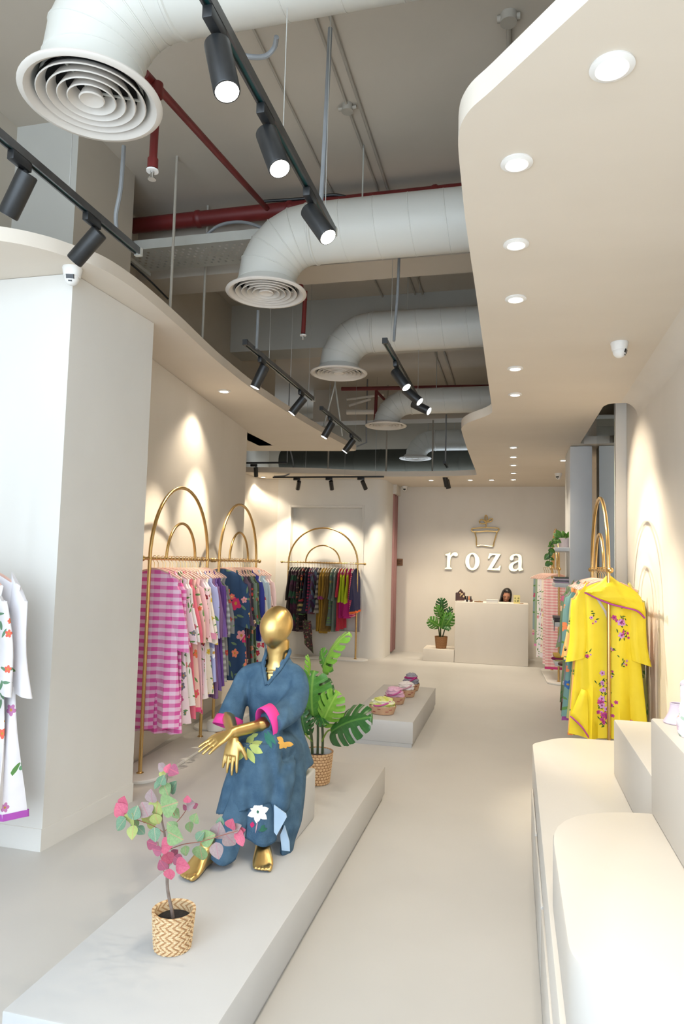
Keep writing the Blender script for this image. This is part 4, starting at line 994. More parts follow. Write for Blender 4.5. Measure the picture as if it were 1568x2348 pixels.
# navy tunic: big placed flowers on the front
no = g2[0]; nbv = bvh_of(no); mb = MB()
for c, r, mi in [((-.04, -.36), .042, 0), ((.07, -.29), .03, 1), ((.12, -.34), .03, 1), ((.02, -.24), .026, 1), ((.05, -.43), .03, 2), ((-.02, -.52), .03, 3), ((.07, -.52), .022, 4), ((-.09, -.30), .02, 3)]:
    lay(mb, nbv, petal_pts(V(c[0], 0, c[1]), U, Vv, 6, r, r * 90, .3), og, dr_, .004, mi, 1); lay(mb, nbv, petal_pts(V(c[0], 0, c[1]), U, Vv, 5, r * .3), og, dr_, .006, 2, 1)
mb.build('printed_flowers', [P_PK, solid(S_(236, 120, 110)), solid(S_(236, 196, 130)), solid(S_(110, 180, 200)), solid(S_(232, 160, 180))], no, True, fixn=False)['kind'] = 'stuff'
# ------------------------------------------------------------------ seated mannequin
def proj(p):
    q = Vector(p) - V(0, 0, HC); x, y, z = q.dot(CAM_R), q.dot(CAM_D), q.dot(CAM_F)
    return CX + FPX * x / z, CY + FPX * y / z
def stack(mb, rows, seg=28):
    """horizontal elliptical sections: (px,py,Y,rx,ry)"""
    rings = []
    for px, py, Y, rx, ry in rows:
        c = at(px, py, Y); rings.append([c + V(rx * cos(2 * pi * i / seg), ry * sin(2 * pi * i / seg), 0) for i in range(seg)])
    return mb.loft(rings)
mq = thing('mannequin', 'gold faceless mannequin seated in a blue printed tunic and trousers', 'mannequin', (-1.18, 3.2, .21))
BLUEC = noisy('washed_blue_cotton', S_(58, 84, 107), S_(82, 109, 131), 16, 0.95, bump=.3, bscale=170, detail=3, spec=.15)
LTBLUE = noisy('pale_blue_lining', S_(158, 182, 206), S_(176, 198, 218), 8, 0.9)
PINKB = solid(S_(226, 62, 150), .08)
# tunic volume
tn = MB()
torso_rows = [(655, 1752, 3.47, .150, .13), (648, 1715, 3.46, .140, .120), (632, 1660, 3.43, .136, .105), (628, 1620, 3.41, .136, .100), (628, 1585, 3.40, .138, .096), (631, 1560, 3.41, .142, .086), (633, 1541, 3.415, .138, .068), (635, 1526, 3.42, .108, .056), (637, 1514, 3.425, .072, .058), (638, 1506, 3.425, .064, .060)]
stack(tn, torso_rows)
def capsule(mb, pts, rad, seg=18, n=4):
    P = catmull([at(*p) for p in pts], n); m_ = len(pts)
    rs = []
    for i in range(len(P)):
        t = i / n; k = min(int(t), m_ - 2); f = t - k
        a, b_ = rad[k], rad[k + 1]
        a = a if isinstance(a, tuple) else (a, a); b_ = b_ if isinstance(b_, tuple) else (b_, b_)
        rs.append((lerp(a[0], b_[0], f), lerp(a[1], b_[1], f)))
    return mb.tube(P, rs, seg)
capsule(tn, [(664, 1535, 3.41), (681, 1550, 3.405), (684, 1585, 3.37), (668, 1622, 3.30), (640, 1645, 3.22), (615, 1659, 3.15)], [.040, .046, .056, (.072, .062), (.082, .056), (.086, .052)])
capsule(tn, [(600, 1534, 3.41), (567, 1546, 3.405), (550, 1580, 3.38), (536, 1620, 3.33), (524, 1656, 3.29)], [.040, .045, .050, .060, .070])
capsule(tn, [(668, 1738, 3.48), (640, 1718, 3.28), (602, 1704, 3.10)], [.100, .090, .070])
capsule(tn, [(625, 1738, 3.48), (585, 1722, 3.28), (562, 1714, 3.11)], [.100, .090, .066])
capsule(tn, [(645, 1735, 3.45), (612, 1712, 3.25), (582, 1700, 3.11)], [.10, .09, .06])
def stack2(mb, rows, seg=32):
    rings = []
    for px, py, Y, rx, ry, sl in rows:
        c = at(px, py, Y); rings.append([c + V(rx * cos(2 * pi * i / seg), ry * sin(2 * pi * i / seg), sl * rx * cos(2 * pi * i / seg)) for i in range(seg)])
    return mb.loft(rings)
stack2(tn, [(590, 1700, 3.12, .105, .055, 0), (588, 1740, 3.12, .125, .080, .05), (580, 1785, 3.11, .137, .095, .12), (571, 1822, 3.10, .143, .100, .22), (565, 1846, 3.09, .144, .102, .30)])
stack2(tn, [(668, 1735, 3.40, .070, .12, 0), (672, 1790, 3.32, .055, .13, 0), (674, 1840, 3.27, .040, .125, 0), (670, 1890, 3.22, .036, .11, 0), (660, 1930, 3.18, .028, .07, -.2), (657, 1952, 3.17, .026, .06, -.4)])
stack2(tn, [(632, 1740, 3.20, .10, .08, 0), (640, 1790, 3.15, .075, .075, 0), (642, 1835, 3.11, .050, .060, 0), (644, 1866, 3.09, .030, .045, .3)])
tn = remesh(tn, .0085, 5)
for i, p in enumerate(tn.v):                                        # folds
    px, py = proj(p)
    f = .004 * noise.noise(p * 9) + .013 * noise.noise(V(p.x * 17 + p.z * 6, p.y * 14, p.z * 4.5)) + .004 * noise.noise(V(p.x * 40 - p.z * 14, p.y * 30, p.z * 9))
    if py > 1700: f += .009 * sin(px * .13 + 1.2 * sin(py * .013)) * min(1, (py - 1700) / 90)
    if 560 < px < 660 and 1575 < py < 1690: f += .006 * sin((px + (py - 1575) * .25) * .16) * min(1, (py - 1575) / 50)
    if px < 556 or px > 664: f += .005 * sin((py * .8 + px * .5) * .16)
    tn.v[i] = p + V(.25 * f, -f, .1 * f)
vneck = [(606, 1482), (612, 1566), (666, 1480)]
def intri(x, y, T):
    s = 0
    for i in range(3):
        x1, y1 = T[i]; x2, y2 = T[(i + 1) % 3]
        c = (x2 - x1) * (y - y1) - (y2 - y1) * (x - x1)
        if i and c * s < 0: return False
        s = c if c else s
    return True
keep = []
for f in tn.f:
    c = sum((tn.v[i] for i in f), Vector()) / len(f); x, y = proj(c)
    if c.y < 3.44 and intri(x, y, vneck): continue
    keep.append(f)
tn.f = keep; tn.mi = [0] * len(keep)
tunic = tn.build('tunic', BLUEC, mq, angle=70)
tbv = BVHTree.FromPolygons([v.co + OFF['mannequin'] for v in tunic.data.vertices], [tuple(p.vertices) for p in tunic.data.polygons])
cam_o = V(0, 0, HC)
def surf(px, py, off=.004, maxY=3.6):
    d = ray(px, py).normalized(); h = tbv.ray_cast(cam_o, d)
    return h[0] - d * off if h[0] is not None and h[0].y < maxY else at(px, py, 3.35)
vb = surf(611, 1571, .002)
nk = [vb, surf(606, 1545, .001), surf(603, 1522, .001), at(609, 1502, 3.385), at(612, 1491, 3.43), at(622, 1486, 3.475), at(640, 1484, 3.49), at(655, 1487, 3.47), at(664, 1491, 3.43), at(662, 1501, 3.385), surf(652, 1519, .001), surf(636, 1542, .001), vb + V(.004, 0, .004)]
MB().tube(catmull(nk, 5), .0095, 10).build('neck_band', BLUEC, tunic)
def cuffband(pts, rad, name='cuff'):
    P = [at(*p) for p in pts]
    mb = MB(); mb.tube(P, rad, 28, False); o = mb.build(name, PINKB, tunic)
    md = o.modifiers.new('t', 'SOLIDIFY'); md.thickness = .004
    return o
cuffband([(627, 1651, 3.18), (612, 1661, 3.14), (606, 1665, 3.125)], [(.0865, .0525), (.0905, .056), (.092, .057)])
cuffband([(527, 1646, 3.30), (523, 1659, 3.287), (520.5, 1667, 3.28)], [.0695, .0745, .0765])
# pale underside of the front flap and of the back panel
ln = MB()
for poly_, Y_ in (([(628, 1846), (655, 1866), (657, 1874), (634, 1916), (628, 1908)], 3.03), ([(652, 1893), (663, 1930), (664, 1952), (646, 1950), (642, 1915)], 3.085)):
    pts = [V(*at(x, y, Y_)) for x, y in poly_]
    n = len(pts); ln.add(pts + [p + V(0, .006, 0) for p in pts], [tuple(range(n)), tuple(range(2 * n - 1, n - 1, -1))] + [(i, (i + 1) % n, (i + 1) % n + n, i + n) for i in range(n)])
ln.build('lining', LTBLUE, tunic)
# trousers
for pts, rad in [([(596, 1790, 3.10), (598, 1860, 3.07), (598, 1923, 3.05)], [.064, .067, .069]), ([(562, 1800, 3.09), (536, 1885, 3.01), (508, 1966, 2.93)], [.058, .060, .063])]:
    P = catmull([at(*p) for p in pts], 6); mb = MB(); seg = 30; rings = []
    for i, p in enumerate(P):
        r = lerp(rad[0], rad[2], i / (len(P) - 1))
        rings.append([p + V(r * (1 + .07 * sin(5 * a + i * .1)) * cos(a), r * (1 + .06 * sin(4 * a)) * sin(a), .012 * sin(a * 2) * (i / len(P))) for a in [2 * pi * k / seg for k in range(seg)]])
    mb.loft(rings, False, False); o = mb.build('trouser_leg', BLUEC, mq); md = o.modifiers.new('t', 'SOLIDIFY'); md.thickness = .004
# prints of the cloth
pr_ = MB(); og2 = lambda q: cam_o.copy(); dr2 = lambda q: (q - cam_o).normalized()
def pxl(px, py, Y=3.0): return at(px, py, Y)
def lp(px, py, ang, L_, w_, mi):                                      # leaf in pixels
    d = (cos(ang), -sin(ang)); s = (sin(ang), cos(ang)); pts = []
    for t_ in (0, .15, .3, .5, .7, .85, 1): pts.append((px + d[0] * L_ * t_ + s[0] * w_ * sin(pi * t_), py + d[1] * L_ * t_ + s[1] * w_ * sin(pi * t_)))
    for t_ in (.85, .7, .5, .3, .15): pts.append((px + d[0] * L_ * t_ - s[0] * w_ * sin(pi * t_), py + d[1] * L_ * t_ - s[1] * w_ * sin(pi * t_)))
    lay(pr_, tbv, [pxl(x, y) for x, y in pts], og2, dr2, .003, mi, 2)
for a in [(570, 1712, .35, 34, 8, 0), (572, 1712, -.45, 34, 9, 0), (566, 1715, -1.1, 40, 8, 0), (562, 1712, -2.0, 36, 7, 0), (564, 1708, .9, 30, 8, 0), (556, 1690, 1.2, 22, 6, 0), (545, 1690, 1.9, 20, 6, 0), (574, 1690, .4, 20, 5, 0),
          (606, 1678, -1.15, 42, 6, 1), (612, 1676, -1.0, 38, 5, 1)]: lp(*a)
for a in range(4): lp(652, 1702, -.5 - a * .85, 15 if a % 2 else 19, 6, 2)
lp(654, 1703, -.25, 20, 5, 2); lp(650, 1698, 2.7, 17, 6, 2)
LEAFP = [solid(S_(176, 188, 110)), solid(S_(50, 112, 96)), solid(S_(222, 172, 84))]
pr_.build('printed_leaves', LEAFP, tunic, fixn=False)['kind'] = 'stuff'
# white anemone on the trouser leg
tro = [o for o in mq.children if o.name.startswith('trouser_leg')]
fb = BVHTree.FromPolygons([v.co + OFF['mannequin'] for v in tro[0].data.vertices], [tuple(p.vertices) for p in tro[0].data.polygons])
pr_ = MB(); tbv_keep = tbv; tbv = fb
for k in range(6): lp(592, 1862, .35 + k * pi / 3, 26, 8, 0)
lp(588, 1862, .1, 6, 4, 2); lp(591, 1880, -1.75, 32, 1.5, 3); lp(577, 1898, 1.4, 14, 5, 1); lp(592, 1905, .25, 22, 5, 2); lp(598, 1902, .9, 14, 4, 2)
pr_.build('printed_anemone', [solid(S_(240, 234, 232), .04), solid(S_(200, 40, 100)), solid(S_(40, 96, 76)), solid(S_(190, 150, 160))], tro[0], fixn=False)['kind'] = 'stuff'
tbv = tbv_keep
# gold body: head, neck and chest in one surface
gb = MB()
face = V(-.42, -.9, 0).normalized(); hc = at(633, 1437, 3.38)
rings = []
side = V(-face.y, face.x, 0)
for j in range(1, 24):
    th = pi * j / 24; zz = -cos(th); rr = sin(th)
    lo = max(0, -zz)
    wx = .079 * (1 - .34 * lo ** 1.6); wy = .094 * (1 - .28 * lo ** 1.4)
    sh = face * (.020 * lo ** 1.2 - .012 * max(0, zz))
    ring = []
    for k in range(32):
        a = 2 * pi * k / 32; fx_ = cos(a); sx_ = sin(a)
        fwd = fx_ * wy * rr * (1.0 if fx_ < 0 else (1 - .06 * abs(sx_)))
        ring.append(hc + sh + face * fwd + side * (sx_ * wx * rr) + V(0, 0, .107 * zz))
    rings.append(ring)
gb.loft(rings)
gb.tube(catmull([at(638, 1466, 3.41), at(637, 1495, 3.415), at(636, 1522, 3.42), at(635, 1542, 3.415)], 4), [.058] * 4 + [.056] * 4 + [.059] * 4 + [.074], 24)
stack(gb, [(631, 1640, 3.42, .11, .07), (628, 1590, 3.41, .105, .074), (626, 1560, 3.41, .092, .070), (630, 1541, 3.415, .082, .058), (636, 1524, 3.415, .066, .054)])
gb = remesh(gb, .006, 5); gb.build('body', GOLDM, mq, angle=80)
def hand(mb, w_, fd, pn, thumb, s=1.0, curl=.5, spread=1.0):
    fd = Vector(fd).normalized(); pn = Vector(pn); pn = (pn - fd * pn.dot(fd)).normalized(); lt = fd.cross(pn) * thumb
    kn = w_ + fd * (.078 * s)
    rings = []
    for q, wd, th in ((0, .022, .019), (.25, .027, .017), (.6, .036, .015), (1, .039, .013)):
        c = w_.lerp(kn, q); rings.append([c + lt * (wd * s * cos(2 * pi * i / 16)) + pn * (th * s * sin(2 * pi * i / 16)) for i in range(16)])
    mb.loft(rings)
    for off, ln_, sp in ((.028, .066, .10), (.010, .076, .02), (-.009, .071, -.06), (-.027, .056, -.16)):
        p = kn + lt * (off * s) - fd * .012; d = (fd + lt * (sp * spread)).normalized(); pts = [p]
        for k, f in enumerate((.25, .42, .33, .25)):
            d = (d + pn * (curl * (.12, .28, .30, .2)[k])).normalized(); p = p + d * (ln_ * f * s); pts.append(p)
        mb.tube(pts, [.0092 * s, .0088 * s, .0080 * s, .0070 * s, .0050 * s], 12)
    p = w_ + fd * (.022 * s) + lt * (.022 * s); d = (fd * .75 + lt * .65 + pn * .25).normalized(); pts = [p]
    for f in (.035, .028, .022):
        p = p + d * (f * s); pts.append(p); d = (d + fd * .35 + pn * .15).normalized()
    mb.tube(pts, [.011 * s, .0105 * s, .009 * s, .006 * s], 12)
ar = MB()
e_, w_ = at(638, 1648, 3.215), at(527, 1681, 2.98)
ar.tube(catmull([e_, e_.lerp(w_, .35) + V(0, 0, -.004), w_], 6), [(.036, .036)] * 3 + [(.033, .033)] * 4 + [(.027, .024)] * 5 + [(.022, .018)], 18)
hand(ar, w_ - (w_ - e_).normalized() * .006, (w_ - e_).normalized() * .75 + V(-.35, -.12, -.38), V(-.25, .15, -1), -1, 1.02, .30, 1.2)
remesh(ar, .0036, 3).build('arm', GOLDM, mq, angle=80)
ar = MB()
e_, w_ = at(522, 1640, 3.30), at(537, 1690, 3.02)
ar.tube([e_, e_.lerp(w_, .5), w_], [(.035, .035), (.030, .030), (.022, .019)], 18)
hand(ar, w_ - (w_ - e_).normalized() * .006, V(-.04, -.22, -1), V(.1, 1, -.25), 1, 1.05, .2, .8)
remesh(ar, .0036, 3).build('arm', GOLDM, mq, angle=80)
def foot(mb, ank, d, z0, s=1.0):
    d = Vector(d); d.z = 0; d.normalize(); sd = V(-d.y, d.x, 0)
    mb.tube([ank + V(0, 0, .06), ank, ank + d * .02 + V(0, 0, -.03)], [(.034, .034), (.032, .032), (.034, .034)], 16)
    L_ = .19 * s; heel = V(ank.x, ank.y, z0) - d * .035
    rings = []
    for q, wd, h in ((0, .020, .035), (.12, .033, .065), (.3, .035, .090), (.5, .040, .074), (.72, .046, .048), (.88, .046, .030), (.95, .041, .022)):
        c = heel + d * (L_ * q); rings.append([c + sd * (wd * cos(2 * pi * i / 18)) + V(0, 0, h * .5 + h * .5 * sin(2 * pi * i / 18)) for i in range(18)])
    mb.loft(rings)
    for k, (o_, r, l_) in enumerate([(.028, .013, .035), (.010, .0095, .034), (-.005, .009, .03), (-.019, .0085, .025), (-.031, .008, .018)]):
        b_ = heel + d * (L_ * .90) + sd * o_ + V(0, 0, .012)
        mb.tube([b_ - d * .02, b_ + d * l_ * .5, b_ + d * l_], [r, r * 1.05, r * .6], 10)
for ak, dd in [((603, 1925, 3.07), V(.36, -.93, 0)), ((474, 1970, 2.91), onz(438, 2010, .22) - onz(478, 1980, .22))]:
    f_ = MB(); a_ = at(*ak); a_.z = max(a_.z, .285); foot(f_, a_, dd, .2115); remesh(f_, .0038, 3).build('foot', GOLDM, mq, angle=80)

# ------------------------------------------------------------------ plants
def monstera_mesh():
    ns, nu = 44, 9; rows = []; pts = {}; mb = MB()
    def W(s): return .50 * (sin(pi * min(1, (s * .92 + .10))) ** .62) * (1 - .25 * s)
    for sg in (-1, 1):
        vs = []; fs = []
        for i in range(ns + 1):
            s = i / ns
            for j in range(nu + 1):
                u = j / nu; w_ = W(s) if s < .985 else W(s) * .5
                back = -.16 * u * max(0, 1 - s * 4.5)
                x = sg * w_ * u; y = s + back + .16 * u * u * (1 - .2 * s) - .02
                z = -.10 * u * u + .05 * sin(s * pi) - .16 * (s - .45) ** 2 + .012 * sin(s * 38) * u
                vs.append((x, min(y, 1.04 - .1 * u), z))
        for i in range(ns):
            s = (i + .5) / ns
            g = (s * 5.6 + .15) % 1
            for j in range(nu):
                u = (j + .5) / nu
                if .15 < s < .93 and u > .36 + .08 * sin(s * 20) and g < .24: continue
                a = i * (nu + 1) + j; fs.append((a, a + 1, a + nu + 2, a + nu + 1))
        mb.add(vs, fs)
    return mb.mesh('monstera_leaf', fixn=False, angle=80)
MON = monstera_mesh()
def ovate(name, wf=.46, tip=1.0, cup=.12):
    mb = MB(); n = 14; rows = []
    for i in range(n + 1):
        s = i / n; w_ = wf * (sin(pi * s ** .8) ** .8) * (1 - .25 * s) + .004
        rows.append([(w_ * u, s, cup * (abs(u) ** 1.6) * w_ * 2 - .12 * (s - .4) ** 2) for u in (-1, -.66, -.33, 0, .33, .66, 1)])
    mb.grid([[V(*p) for p in r] for r in rows]); return mb.mesh(name, fixn=False, angle=80)
OVA = ovate('round_leaf', .50); HEA = ovate('heart_leaf', .40, cup=-.1)
def put_leaf(parent, me, base, tip, mat, normal=None, width=1.0, name='leaf'):
    base, tip = Vector(base), Vector(tip); y = tip - base; L_ = y.length; y.normalize()
    nrm = Vector(normal) if normal is not None else (V(0, 0, HC) - base).normalized()
    z = (nrm - y * nrm.dot(y)); z.normalize(); x = y.cross(z)
    M = Matrix.Identity(4)
    for i in range(3): M[i][0] = x[i] * L_ * width; M[i][1] = y[i] * L_; M[i][2] = z[i] * L_; M[i][3] = base[i] - OFF[parent.name][i]
    return inst(name, me, parent, mat, mw=M)
def weave_basket(parent, c, r0, r1, h, kind, mat_cols, name='woven_basket', seg=96, rows=48):
    c = Vector(c); mb = MB(); rings = []
    for j in range(rows + 1):
        q = j / rows; z = h * q; r = lerp(r0, r1, q ** .8) * (1 - .02 * (1 if j == 0 else 0)); ring = []
        for i in range(seg):
            a = 2 * pi * i / seg
            if kind == 'wicker':
                row = int(q * 11); u = (a / (2 * pi) * 24 + .5 * (row % 2)) % 1; v = (q * 11) % 1
                d = .005 * (sin(pi * u) ** .7) * (sin(pi * v) ** .6)
            else:
                zz = (q * 4.0) % 1; tri = abs(zz - .5) * 2; u = (a / (2 * pi) * 18 + tri * 1.0) % 1
                v = (a / (2 * pi) * 36 + q * 9) % 1
                d = .0035 * (1 if u < .62 else .2) * (.6 + .4 * sin(pi * v)) + .002 * sin(q * 40 * pi)
            if q > .96: d = .004
            ring.append(c + V((r + d) * cos(a), (r + d) * sin(a), z))
        rings.append(ring)
    inner = [[c + V((r1 - .006) * cos(2 * pi * i / seg), (r1 - .006) * sin(2 * pi * i / seg), h - .002) for i in range(seg)], [c + V((r1 - .009) * cos(2 * pi * i / seg), (r1 - .009) * sin(2 * pi * i / seg), h * .72) for i in range(seg)]]
    mb.loft(rings + inner, True, False); return mb.build(name, mat_cols, parent, angle=60)
def basketmat(name, c1, c2, c3, su, sv, kind, h):
    mt, nt, b = nodes(name, 0.65); tc = N(nt, 'ShaderNodeTexCoord'); sp = N(nt, 'ShaderNodeSeparateXYZ'); L(nt, tc.outputs['Object'], sp.inputs[0])
    a = mathn(nt, 'MULTIPLY', mathn(nt, 'ARCTAN2', sp.outputs[1], sp.outputs[0]), 1 / 6.2832); q = mathn(nt, 'MULTIPLY', sp.outputs[2], 1.0 / h)
    cb = N(nt, 'ShaderNodeCombineXYZ'); L(nt, mathn(nt, 'MULTIPLY', a, su), cb.inputs[0]); L(nt, mathn(nt, 'MULTIPLY', sp.outputs[2], sv), cb.inputs[1])
    nz = N(nt, 'ShaderNodeTexNoise'); nz.inputs['Scale'].default_value = 1.3; nz.inputs['Detail'].default_value = 2; L(nt, cb.outputs[0], nz.inputs['Vector'])
    c = mixc(nt, mathn(nt, 'MULTIPLY_ADD', nz.outputs[0], 2.4, -.7, clamp=True), c1, c2)
    if kind == 'twill':
        tri = mathn(nt, 'ABSOLUTE', mathn(nt, 'MULTIPLY_ADD', mathn(nt, 'FRACT', mathn(nt, 'MULTIPLY', q, 4.0)), 2.0, -1.0))
        u = mathn(nt, 'FRACT', mathn(nt, 'MULTIPLY_ADD', a, 18.0, tri)); k = mathn(nt, 'GREATER_THAN', u, .62)
    else:
        v = mathn(nt, 'MULTIPLY', q, 11.0); row = mathn(nt, 'FLOOR', v)
        u = mathn(nt, 'FRACT', mathn(nt, 'MULTIPLY_ADD', a, 24.0, mathn(nt, 'MULTIPLY', mathn(nt, 'MODULO', row, 2.0), .5)))
        e = mathn(nt, 'MULTIPLY', mathn(nt, 'SINE', mathn(nt, 'MULTIPLY', u, pi)), mathn(nt, 'SINE', mathn(nt, 'MULTIPLY', mathn(nt, 'FRACT', v), pi)))
        k = mathn(nt, 'LESS_THAN', e, .22)
    c = mixc(nt, k, c, c3)
    L(nt, c, b.inputs['Base Color']); return mt
WICK = basketmat('wicker', S_(196, 156, 112), S_(222, 188, 148), S_(150, 108, 70), 48, 110, 'wicker', .19)
BAMB = basketmat('split_bamboo', S_(226, 204, 168), S_(206, 174, 128), S_(176, 134, 92), 60, 160, 'twill', .128)
SEAG = basketmat('seagrass', S_(150, 104, 62), S_(176, 130, 84), S_(120, 80, 46), 40, 120, 'wicker', .195)
# tall monstera behind the mannequin
bc = onz(727, 1795, pz); bc = V(bc.x, 4.17, pz); bc.x = at(727, 1760, 4.17).x
mp = thing('potted_monstera', 'tall potted monstera in a wicker basket behind the mannequin', 'plant', bc)
weave_basket(mp, bc, .074, .094, .19, 'wicker', WICK)
MB().lathe([(.001, .155), (.084, .15)], bc, 32).build('soil', SOIL, mp)
MB().lathe([(.085, .14), (.087, .186)], bc, 40).build('inner_pot', WHITEP, mp)
def stems(parent, lst, Y0):
    for pts, r, mt in lst:
        MB().tube(catmull([at(*p) for p in pts], 5), r, 8).build('stem', mt, parent)
stems(mp, [([(716, 1728, 4.16), (714, 1690, 4.15), (708, 1645, 4.13), (712, 1612, 4.12)], .009, STEMG), ([(728, 1728, 4.18), (729, 1680, 4.18), (729, 1625, 4.18), (738, 1560, 4.18), (757, 1522, 4.17)], .008, STEMG), ([(739, 1728, 4.16), (740, 1690, 4.15), (738, 1655, 4.13)], .008, STEMG),
           ([(757, 1522, 4.17), (762, 1508, 4.17)], .005, STEML), ([(738, 1700, 4.15), (748, 1680, 4.1), (757, 1673, 4.07)], .005, STEML), ([(716, 1700, 4.15), (706, 1690, 4.14), (700, 1682, 4.13)], .005, STEML), ([(709, 1650, 4.13), (697, 1620, 4.2), (702, 1570, 4.25)], .005, STEML), ([(739, 1660, 4.13), (742, 1650, 4.12)], .005, STEML)], 4.15)
for b_, t_, mt, nr, wd in [((738, 1530, 4.17), (796, 1446, 4.10), LF_L, (-.75, -.55, .45), .62), ((752, 1540, 4.2), (733, 1484, 4.3), LF_M, (-.5, -.6, .4), .55), ((716, 1640, 4.12), (717, 1538, 4.06), LF_M, (-.1, -1, .35), 1.05), ((726, 1640, 4.2), (742, 1545, 4.3), LF_D, (.3, -1, .2), .8),
                           ((706, 1562, 4.24), (709, 1500, 4.25), LF_L, (1, -.35, .1), .45), ((738, 1662, 4.12), (772, 1588, 4.02), LF_L, (.2, -1, .5), .8), ((730, 1630, 4.16), (744, 1662, 4.05), LF_D, (.2, -.8, .5), .8),
                           ((758, 1676, 4.06), (850, 1640, 3.98), LF_D, (.05, -.75, .8), 1.0), ((702, 1684, 4.14), (690, 1628, 4.10), LF_D, (-.2, -1, .4), .9)]:
    put_leaf(mp, MON, at(*b_), at(*t_), mt, nr, wd)
# monstera on the counter ledge
bc = V(at(1011, 1480, 11.55).x, 11.55, .199)
mp2 = thing('potted_monstera', 'small potted monstera on the ledge of the reception counter', 'plant', bc)
weave_basket(mp2, bc, .082, .102, .195, 'wicker', SEAG); MB().lathe([(.001, .17), (.09, .165)], bc, 24).build('soil', SOIL, mp2)
stems(mp2, [([(1010, 1463, 11.55), (1010, 1435, 11.53), (1012, 1400, 11.5)], .012, STEMG), ([(1008, 1463, 11.55), (1006, 1445, 11.5), (1003, 1435, 11.45)], .010, STEMG), ([(1014, 1463, 11.55), (1019, 1445, 11.55), (1025, 1430, 11.52)], .010, STEMG)], 11.5)
for b_, t_, mt, nr, wd in [((1013, 1402, 11.5), (1012, 1371, 11.42), LF_D, (.1, -1, .5), .95), ((1014, 1420, 11.5), (1000, 1388, 11.4), LF_M, (-.2, -1, .6), .7), ((1007, 1436, 11.46), (981, 1420, 11.36), LF_M, (-.3, -1, .3), 1.05), ((1018, 1440, 11.5), (1041, 1406, 11.46), LF_M, (.3, -1, .3), .8), ((1018, 1420, 11.53), (1036, 1392, 11.5), LF_D, (.4, -1, .2), .6), ((1012, 1440, 11.5), (1022, 1402, 11.44), LF_M, (0, -1, .4), .6), ((1016, 1432, 11.52), (1032, 1444, 11.42), LF_D, (.3, -1, .5), .7)]:
    put_leaf(mp2, MON, at(*b_), at(*t_), mt, nr, wd)
# little tree with round leaves in front
bc = V(at(396, 2150, 2.285).x, 2.285, pz)
bt_ = thing('potted_shrub', 'small potted shrub with green and pink round leaves, nearest the camera', 'plant', bc)
weave_basket(bt_, bc, .060, .071, .128, 'twill', BAMB)
MB().lathe([(.001, .100), (.058, .098)], bc, 32).build('soil', SOIL, bt_)
tr = [(397, 2112, 2.285), (394, 2088, 2.28), (385, 2045, 2.275), (383, 2010, 2.27), (385, 1985, 2.265), (381, 1950, 2.26), (377, 1910, 2.255), (371, 1875, 2.25), (376, 1830, 2.25), (384, 1780, 2.25), (388, 1760, 2.25)]
P = catmull([at(*p) for p in tr], 4)
MB().tube(P, [lerp(.0065, .0018, (i / len(P))) for i in range(len(P))], 9).build('trunk', BARK, bt_)
for br in [[(377, 1910, 2.255), (350, 1893, 2.22), (310, 1878, 2.2), (285, 1865, 2.2)], [(383, 1950, 2.26), (420, 1936, 2.22), (460, 1930, 2.2), (500, 1918, 2.2), (545, 1905, 2.2)], [(378, 1905, 2.25), (405, 1885, 2.28), (425, 1860, 2.3), (434, 1842, 2.3)],
           [(385, 1990, 2.265), (372, 1972, 2.24), (364, 1950, 2.22), (362, 1930, 2.22)], [(384, 1985, 2.265), (398, 1975, 2.23), (412, 1980, 2.2)], [(371, 1870, 2.25), (355, 1860, 2.24), (340, 1850, 2.22)], [(374, 1850, 2.25), (392, 1855, 2.22), (400, 1870, 2.2)], [(384, 2010, 2.27), (374, 1995, 2.25), (366, 1975, 2.24)]]:
    MB().tube(catmull([at(*p) for p in br], 5), .0014, 6).build('twig', TWIG, bt_)
